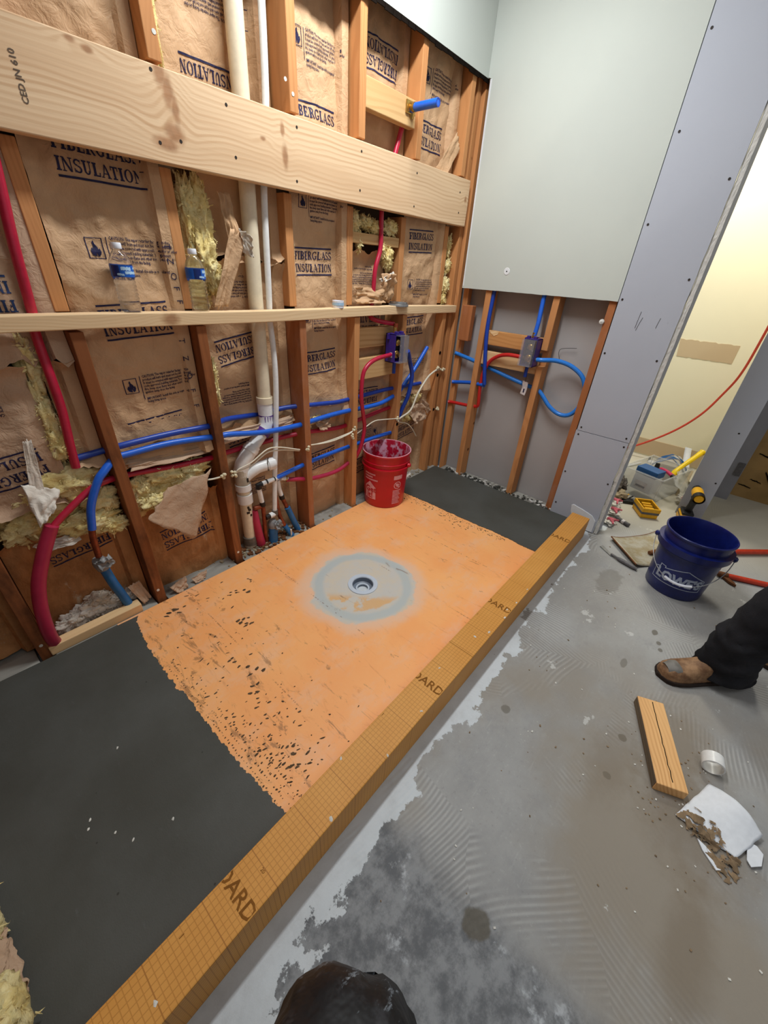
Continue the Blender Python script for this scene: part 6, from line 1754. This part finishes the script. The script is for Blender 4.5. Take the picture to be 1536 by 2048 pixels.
t = thing('plastic_bag', 'crumpled clear bag spilling down the right side of the tub', 'bag', (3.40, -1.56, 0.0))
def gpb(u, v):
    return (3.28 + .34 * u + .01 * nz(u * 6, v * 6, 4), -1.50 - .13 * (1 - v) - .02 * nz(u * 5, v * 4, 1), .20 * v ** .8 + .015 * nz(u * 7, v * 7, 8) + .012)
MB().grid(gpb, 18, 14).build('film', 'clear_tub', t, smooth=True, solid=.001)
t = thing('wrapper', 'crumpled white wrapper with red mark right of the clear tub', 'wrapper', (3.40, -1.575, 0.0), 'crumpled wrappers')
def crumple(c, s, seed, mat, parent, name='wrapper_film'):
    nu, nv = 20, 12; vs = []; fs = []
    for j in range(nv + 1):
        th = PI * j / nv
        for i in range(nu):
            ph = 2 * PI * i / nu
            d = Vector((math.sin(th) * math.cos(ph), math.sin(th) * math.sin(ph), math.cos(th)))
            r = .8 + .6 * noise.noise(d * 2.1 + Vector((seed, seed, 0))) + .3 * noise.noise(d * 5 + Vector((seed, 0, seed)))
            vs.append((c[0] + d.x * s[0] * r, c[1] + d.y * s[1] * r, max(0.002, c[2] + d.z * s[2] * r)))
    for j in range(nv):
        for i in range(nu):
            i2 = (i + 1) % nu
            fs.append((j * nu + i, j * nu + i2, (j + 1) * nu + i2, (j + 1) * nu + i))
    return MB().add(vs, fs).build(name, mat, parent, recalc=False)
crumple((3.42, -1.60, .045), (.05, .045, .045), 2.0, 'wrapper_white', t)
crumple((3.385, -1.598, .055), (.016, .016, .02), 3.0, 'wrapper_pink', t, 'red_mark')
for k, (c, s, lab) in enumerate((((2.985, -1.235, .025), (.07, .055, .03), 'crumpled white and pink wrapper by the wallboard end, the farthest of three'),
                                 ((2.86, -1.265, .02), (.05, .05, .022), 'crumpled white and pink wrapper by the wallboard end, the middle of three'),
                                 ((2.705, -1.285, .016), (.05, .045, .018), 'flat white and pink wrapper at the foot of the wallboard end, the nearest of three'))):
    t = thing('wrapper', lab, 'wrapper', (c[0], c[1], 0), 'crumpled wrappers')
    crumple(c, s, 5.0 + k, 'wrapper_white', t)
    for j in range(3):
        a = random.random() * 3
        MB().tube([(c[0] - .04 + .02 * j, c[1] - .03 + .01 * j, c[2] + s[2] * .8), (c[0], c[1] - .02 + .015 * j, c[2] + s[2] * 1.1), (c[0] + .04, c[1] - .045 + .02 * j, c[2] + s[2] * .6)], [.006, .010, .006], 7, True, 3).build('pink_stripe', 'wrapper_pink', t, smooth=True)
t = thing('rag_bundle', 'grey brown crumpled bag against the wallboard end in the hall', 'bag', (3.20, -1.20, 0.0))
crumple((3.22, -1.20, .07), (.09, .055, .07), 9.0, 'dark_bag', t, 'bag_film')
crumple((3.13, -1.245, .04), (.06, .05, .04), 11.0, 'dust_tan', t, 'bag_film')
t = thing('tool_roll', 'black tool roll with small drivers lying behind the yellow tray', 'tool roll', (3.15, -1.33, 0.0))
MB().cbox((3.15, -1.335, .014), (.06, .16, .024), 0.5).build('roll', 'black_plastic', t, bevel=.006)
for k in range(4):
    MB().tube([(3.125 + k * .014, -1.36 + k * .03, .026), (3.17 + k * .012, -1.375 + k * .03, .032)], .005, 8, True).build('driver', ('worn_wood', 'steel_dull', 'black_plastic', 'tool_yellow')[k], t, smooth=True)
# yellow tray
t = thing('parts_tray', 'yellow and black open battery tray on the hall floor', 'tray', (3.05, -1.43, 0.0), rot=(0, 0, 0.55))
m = MB()
m.box(-.075, .075, -.055, .055, 0, .030)
m.build('tray_base', 'tool_yellow', t, local=True, bevel=.006)
MB().box(-.0755, .0755, -.0555, .0555, .030, .046).build('dark_band', 'hinge_grey', t, local=True)
m = MB()
m.box(-.078, .078, -.058, -.048, .046, .075).box(-.078, .078, .048, .058, .046, .075).box(-.078, -.066, -.048, .048, .046, .075).box(.066, .078, -.048, .048, .046, .075)
m.build('tray_rim', 'tool_yellow', t, local=True, bevel=.003)
MB().box(-.066, .066, -.048, .048, .046, .050).build('well', 'black_plastic', t, local=True)
for k in range(3): MB().box(-.045 + k * .03, -.025 + k * .03, -.03, .03, .050, .063 + .003 * k).build('contact', 'tool_yellow', t, local=True, bevel=.003)
MB().box(.02, .06, -.062, -.056, .035, .065).build('clip', 'black_plastic', t, local=True, bevel=.002)
# drill standing on its battery
t = thing('cordless_drill', 'yellow and black cordless drill standing on its battery behind the blue bucket', 'drill', (3.15, -1.655, 0.0), rot=(0, 0, 0.25))
MB().box(-.045, .075, -.038, .038, 0, .055).build('battery', 'tool_yellow', t, local=True, bevel=.008)
MB().box(-.047, .077, -.0385, .0385, .030, .045).build('battery_band', 'black_plastic', t, local=True, bevel=.004)
MB().box(-.042, .065, -.034, .034, .055, .075).build('foot', 'black_plastic', t, local=True, bevel=.006)
MB().tube([(.010, 0, .07), (-.002, 0, .12), (-.012, 0, .165), (-.010, 0, .19)], [.021, .020, .022, .026], 14, True, 3).build('grip', 'black_plastic', t, local=True, smooth=True)
MB().lathe([(.0001, -.085), (.024, -.083), (.031, -.07), (.033, -.02), (.033, .02), (.028, .035), (.0001, .035)], (0, 0, .215), (1, 0, .12), 20).build('motor_housing', 'tool_yellow', t, local=True, smooth=True)
MB().lathe([(.034, -.086), (.035, -.06), (.034, -.045)], (0, 0, .215), (1, 0, .12), 20).build('rear_cap', 'black_plastic', t, local=True, smooth=True)
MB().lathe([(.027, .034), (.025, .06), (.018, .072), (.012, .08)], (0, 0, .215), (1, 0, .12), 18).build('chuck', 'black_plastic', t, local=True, smooth=True)
MB().lathe([(.006, .078), (.006, .13), (.012, .131), (.012, .135), (.0001, .135)], (0, 0, .215), (1, 0, .12), 12).build('bit', 'steel', t, local=True, smooth=True)
MB().box(.012, .024, -.012, .012, .150, .175).build('trigger', 'hinge_grey', t, local=True, bevel=.003)
# sealant tube and other small things
t = thing('caulk_tube', 'small grey tube lying near the pink wrappers', 'tube', (2.79, -1.355, 0.0))
MB().tube([(2.815, -1.30, .012), (2.80, -1.32, .013), (2.76, -1.395, .013)], [.008, .013, .013], 10, True).build('tube', 'hinge_grey', t, smooth=True)
MB().tube([(2.785, -1.348, .013), (2.775, -1.366, .013)], .0137, 10, True).build('band', 'tag_white', t, smooth=True)
t = thing('marker', 'slim white stick lying on the hall floor', 'stick', (3.9, -1.16, 0.0))
MB().tube([(3.80, -1.11, .012), (4.02, -1.20, .012)], .010, 8, True).build('stick', 'cap_white', t, smooth=True)
MB().tube([(3.80, -1.11, .012), (3.79, -1.106, .012)], .0105, 8, True).build('tip', 'black_plastic', t, smooth=True)
t = thing('outlet_clip', 'small white bracket lying at the foot of the cream wall', 'bracket', (4.1, -1.28, 0.0))
MB().box(4.10, 4.16, -1.32, -1.24, 0.0, .02).build('bracket', 'cap_white', t, bevel=.004)
MB().box(4.14, 4.165, -1.25, -1.235, 0.0, .045).build('lug', 'hinge_grey', t, bevel=.003)
t = thing('card_strip', 'bent white strip leaning at the cream wall behind the tub', 'strip', (4.20, -1.50, 0.0))
MB().grid(lambda u, v: (4.05 + .20 * v, -1.50 + .05 * u - .08 * (1 - v), .02 + .16 * v ** 2), 2, 12).build('strip', 'card_white', t, smooth=True, solid=.002)
t = thing('tan_block', 'pale tan wood wedge leaning against the wing wall', 'wood block', (3.75, -1.54, 0.0))
MB().prism([(3.55, .0), (3.95, .0), (3.92, .10), (3.80, .12)], -1.585, -1.545, lambda u, v, a: (u, a, v)).build('wedge', 'dust_tan', t, bevel=.003)
# hose in the hall
t = tag(MB().tube([(4.15, -0.72, .004 + .02), (4.15, -0.90, .03), (4.17, -1.073, .09), (4.18, -1.301, .285), (4.18, -1.446, .478), (4.16, -1.525, .675), (4.10, -1.57, .846), (4.02, -1.585, 1.10), (3.9, -1.59, 1.5), (3.8, -1.59, 2.1)], .0085, 10, True, 6).build('air_hose', 'hose_red', smooth=True), 'red air hose hanging across the cream wall', 'hose')

# ------------------------------------------------------------------ people
def skin(name, verts, edges, mat, parent=None, sub=2, root=0, tops=None):
    """verts: (x, y, z, r) or (x, y, z, rx, ry)"""
    org = Vector(verts[root][:3]); org.z = 0
    bm = bmesh.new()
    ly = bm.verts.layers.skin.verify()
    bv = []
    for i, v in enumerate(verts):
        b = bm.verts.new(Vector(v[:3]) - org)
        b[ly].radius = (v[3], v[4] if len(v) > 4 else v[3]); b[ly].use_root = (i == root)
        bv.append(b)
    for a, b in edges: bm.edges.new((bv[a], bv[b]))
    me = bpy.data.meshes.new(name); bm.to_mesh(me); bm.free()
    me.materials.append(MATS[mat])
    o = bpy.data.objects.new(name, me); COL.objects.link(o)
    o.modifiers.new('skin', 'SKIN').use_smooth_shade = True
    s = o.modifiers.new('sub', 'SUBSURF'); s.levels = sub; s.render_levels = sub
    if parent is not None:
        o.parent = parent; o.location = org - WL[parent]
    else: o.location = org
    WL[o] = org
    return o
F = Vector((-0.67, 0.74, 0)); Rt = Vector((0.74, 0.67, 0)); U = Vector((0, 0, 1))
AN1 = Vector((1.735, -1.955, 0.09)); KN1 = Vector((1.775, -2.045, 0.52)); HP = Vector((1.90, -2.19, 0.95))
AN2 = Vector((2.12, -2.28, 0.09)); KN2 = Vector((2.02, -2.20, 0.50))
H1 = HP - Rt * 0.085 * -1; H2 = HP + Rt * 0.085
# the front foot is the left or right one: keep hips square to the stride
H1 = HP - Rt * 0.08; H2 = HP + Rt * 0.08
CH = HP + U * 0.40 + F * 0.04; NK = HP + U * 0.56 + F * 0.06; HD = NK + U * 0.16 + F * 0.03
SH1 = CH + U * 0.10 - Rt * 0.19; SH2 = CH + U * 0.10 + Rt * 0.19
EL1 = SH1 - U * 0.29 - Rt * 0.04 - F * 0.02; EL2 = SH2 - U * 0.29 + Rt * 0.04 - F * 0.02
WR1 = EL1 - U * 0.20 + F * 0.14; WR2 = EL2 - U * 0.20 + F * 0.14
def q(p, *r): return (p.x, p.y, p.z) + r
V = [q(HP, .12, .10), q(HP + U * .18 + F * .01, .12, .09), q(CH, .15, .10), q(NK, .055), q(HD - U * .03 + F * .01, .075), q(HD + U * .04, .085), q(HD + U * .11 - F * .01, .06),
     q(SH1, .055), q(EL1, .042), q(WR1, .028), q(SH2, .055), q(EL2, .042), q(WR2, .028),
     q(H1, .085), q(KN1, .058), q(AN1, .036), q(H2, .085), q(KN2, .058), q(AN2, .036),
     q(WR1 + F * .06 - U * .03, .034, .02), q(WR2 + F * .06 - U * .03, .034, .02)]
E = [(0, 1), (1, 2), (2, 3), (3, 4), (4, 5), (5, 6), (2, 7), (7, 8), (8, 9), (2, 10), (10, 11), (11, 12), (0, 13), (13, 14), (14, 15), (0, 16), (16, 17), (17, 18), (9, 19), (12, 20)]
# fingers
for base, sgn in ((19, 1), (20, -1)):
    c = Vector(V[base][:3])
    for k, (off, ln) in enumerate(((-.027, .052), (-.009, .060), (.009, .056), (.026, .044))):
        a = c + Rt * off + F * .03 - U * .018; b = a + F * ln * .5 - U * ln * .4; d = b + F * ln * .15 - U * ln * .45
        i = len(V); V += [q(a, .0095), q(b, .0088), q(d, .0075)]; E += [(base, i), (i, i + 1), (i + 1, i + 2)]
    a = c + Rt * .032 * sgn; b = a + Rt * .02 * sgn + F * .02 - U * .02
    i = len(V); V += [q(a, .011), q(b, .009)]; E += [(base, i), (i, i + 1)]
person = skin('person', V, E, 'skin', root=0)
tag(person, 'person in black trousers and brown work boots striding in at the right edge', 'person')
# shirt
V = [q(HP + U * .06, .135, .115), q(HP + U * .20 + F * .01, .135, .105), q(CH, .165, .115), q(CH + U * .12 + F * .01, .10, .08), q(SH1, .072), q(SH1 + (EL1 - SH1) * .6, .06), q(SH2, .072), q(SH2 + (EL2 - SH2) * .6, .06)]
skin('shirt', V, [(0, 1), (1, 2), (2, 3), (2, 4), (4, 5), (2, 6), (6, 7)], 'shirt_grey', person)
# hair cap and face
V = [q(HD + U * .075 - F * .015, .092, .088), q(HD + U * .03 - F * .05, .07), q(HD - U * .02 - F * .055, .05)]
skin('hair', V, [(0, 1), (1, 2)], 'hair_dark', person)
for s in (-1, 1):
    MB().lathe([(.0001, .009), (.007, .006), (.010, 0), (.007, -.006), (.0001, -.009)], HD + U * .035 + F * .082 + Rt * .03 * s, F, 10).build('eye', 'cap_white', person, smooth=True)
    MB().lathe([(.0001, .004), (.005, .002), (.005, -.002)], HD + U * .035 + F * .091 + Rt * .03 * s, F, 8).build('pupil', 'hole_dark', person, smooth=True)
    MB().lathe([(.0001, .012), (.02, .006), (.024, 0), (.016, -.008), (.0001, -.01)], HD + U * .02 + Rt * .088 * s, Rt * s + F * .3, 12).build('ear', 'skin', person, smooth=True)
MB().tube([HD + U * .03 + F * .085, HD + U * .0 + F * .105, HD - U * .012 + F * .098], [.008, .014, .010], 8, True, 3).build('nose', 'skin', person, smooth=True)
MB().tube([HD - U * .045 + F * .082 - Rt * .024, HD - U * .047 + F * .09, HD - U * .045 + F * .082 + Rt * .024], .006, 8, True, 3).build('mouth', 'tool_pink', person, smooth=True)
# trousers: lofted legs with drape folds, joined at the seat
def trouser_leg(an, kn, hp, seed, hem_r, fdir):
    rows = 54; seg = 40; vs = []; fs = []
    lo = Vector((an.x, an.y, 0.030)) - fdir * 0.03
    path = catmull([lo, an + Vector((0, 0, .10)) - fdir * .012, an.lerp(kn, .5), kn, kn.lerp(hp, .5), hp + U * .02], 10)
    n = len(path)
    for i, p in enumerate(path):
        t = i / (n - 1)
        r = hem_r * (1 - t) ** 2 + .078 * 2 * t * (1 - t) + .108 * t * t + .010 * math.exp(-((t - .45) / .1) ** 2)
        stretch = 1 + 0.32 * max(0, 1 - t * 5)
        for k in range(seg):
            a = 2 * PI * k / seg
            fold = .010 * nz(math.cos(a) * 1.6, math.sin(a) * 1.6 + t * 3, t * 13 + seed) + .009 * nz(math.cos(a) * 2.5, t * 26, seed + math.sin(a) * 2.5)
            fold += .006 * math.sin(t * 70 + 3 * math.sin(a + seed)) * max(0, 1 - t * 2.4)
            rr_ = r + fold
            vs.append(p + fdir * math.cos(a) * rr_ * stretch + Vector((fdir.y, -fdir.x, 0)) * math.sin(a) * rr_ + Vector((0, 0, (-.018 * math.cos(a) + .03 * max(0, math.cos(a))) if i == 0 else 0)))
    for i in range(n - 1):
        for k in range(seg):
            k2 = (k + 1) % seg
            fs.append((i * seg + k, i * seg + k2, (i + 1) * seg + k2, (i + 1) * seg + k))
    fs.append(tuple((n - 1) * seg + k for k in range(seg)))
    return vs, fs
m = MB()
for an, kn, hp, sd in ((AN1, KN1, H1, 1.0), (AN2, KN2, H2, 5.0)):
    v_, f_ = trouser_leg(an, kn, hp, sd, .088, F); m.add(v_, f_)
m.lathe([(.0001, -.10), (.10, -.07), (.16, -.01), (.165, .06), (.15, .12)], (HP.x, HP.y, HP.z), (0, 0, 1), 32)
m.build('trousers', 'trousers_black', person, smooth=True, recalc=False)
def boot(parent, ankle, d, length=.31):
    side = Vector((d.y, -d.x, 0))
    heel = Vector((ankle.x, ankle.y, 0)) - d * .075
    sec = [(0, .022, .085, .06), (.05, .034, .11, .07), (.18, .039, .125, .08), (.32, .041, .125, .08), (.44, .043, .108, .06), (.56, .047, .086, .05), (.68, .051, .072, .045), (.80, .051, .066, .045), (.90, .045, .062, .042), (.96, .034, .054, .036), (1.0, .014, .040, .03)]
    prof = [(a / 14 * PI) for a in range(15)]
    vs = []; fs = []
    for (t, w, h, _) in sec:
        for a in prof:
            c, s = math.cos(a), math.sin(a)
            x = w * math.copysign(abs(c) ** .7, c); z = .016 + (h - .016) * abs(s) ** .75
            vs.append(heel + d * length * t + side * x + Vector((0, 0, z + .004 * nz(t * 12, a * 3, 4))))
    m = len(prof)
    for i in range(len(sec) - 1):
        for k in range(m - 1): fs.append((i * m + k, i * m + k + 1, (i + 1) * m + k + 1, (i + 1) * m + k))
    fs.append(tuple(range(m))); fs.append(tuple((len(sec) - 1) * m + k for k in range(m))[::-1])
    b = MB().add(vs, fs).build('boot', 'boot_leather', parent, smooth=True)
    # sole
    left = [heel + d * length * t + side * (w + .006) for (t, w, h, _) in sec]; right = [heel + d * length * t - side * (w + .006) for (t, w, h, _) in sec]
    tip = heel + d * (length + .008)
    pl = [(p.x, p.y) for p in left] + [(tip.x, tip.y)] + [(p.x, p.y) for p in reversed(right)]
    MB().prism(pl, 0.0, .020, lambda u, v, a: (u, v, a)).build('sole', 'boot_sole', b, bevel=.003)
    # toe cap and pull strap
    vs = []; fs = []
    for i in range(9):
        t = .80 + .16 * i / 8
        for k in range(9):
            a = PI * (.22 + .56 * k / 8)
            c, s = math.cos(a), math.sin(a)
            w = .049 - .018 * max(0, (t - .86) / .12) ; h = .069 - .012 * max(0, (t - .86) / .12)
            vs.append(heel + d * length * t + side * (w * math.copysign(abs(c) ** .7, c) * .8) + Vector((0, 0, .016 + (h - .016) * abs(s) ** .75 + .003)))
    for i in range(8):
        for k in range(8): fs.append((i * 9 + k, i * 9 + k + 1, (i + 1) * 9 + k + 1, (i + 1) * 9 + k))
    MB().add(vs, fs).build('toe_cap', 'toe_cap', b, smooth=True)
    MB().tube([Vector((ankle.x, ankle.y, .08)), Vector((ankle.x, ankle.y, .26))], .048, 18, True).build('shaft', 'boot_leather', b, smooth=True)
boot(person, AN1, F)
boot(person, AN2, F)

# the photographer's bent knee at the bottom edge
KF = Vector((0.75, 0.66, 0)).normalized()
kn = Vector((0.010, -1.545, 0.400)); hp = kn - KF * 0.40 + Vector((0, 0, .06)); an = Vector((-0.04, -1.60, 0.09))
V = [q(hp, .085), q(kn, .058), q(an, .036), q(an + KF * .10 - U * .05, .04, .03)]
p2 = skin('person', V, [(0, 1), (1, 2), (2, 3)], 'skin', root=0)
tag(p2, 'bent knee in dusty black trousers at the bottom picture edge', 'person')
m = MB(); seg = 48; vs = []; fs = []
path = catmull([hp, hp.lerp(kn, .35), hp.lerp(kn, .7), kn - KF * .03 + U * .01, kn + KF * .045 - U * .045, kn + KF * .02 - U * .15, kn.lerp(an, .55) , an + U * .03], 9)
n = len(path)
for i, p in enumerate(path):
    t = i / (n - 1)
    d = (path[min(i + 1, n - 1)] - path[max(i - 1, 0)]).normalized()
    sd = d.cross(U).normalized(); up_ = sd.cross(d)
    r = .105 + .012 * math.exp(-((t - .5) / .12) ** 2) - .028 * max(0, t - .6) / .4
    for k in range(seg):
        a = 2 * PI * k / seg
        fold = .014 * nz(math.cos(a) * 2, math.sin(a) * 2, t * 9 + 3) + .008 * abs(nz(math.cos(a) * 5, math.sin(a) * 5, t * 14)) + .005 * math.sin(t * 60 + 4 * math.cos(a))
        c, s = math.cos(a), math.sin(a)
        vs.append(p + sd * (r + fold) * math.copysign(abs(c) ** .85, c) + up_ * (r * .92 + fold) * math.copysign(abs(s) ** .85, s))
for i in range(n - 1):
    for k in range(seg):
        k2 = (k + 1) % seg
        fs.append((i * seg + k, i * seg + k2, (i + 1) * seg + k2, (i + 1) * seg + k))
fs.append(tuple(range(seg))[::-1])
MB().add(vs, fs).build('trousers', 'trousers_dusty', p2, smooth=True, recalc=False)
boot(p2, an, KF)
bpy.context.view_layer.update()
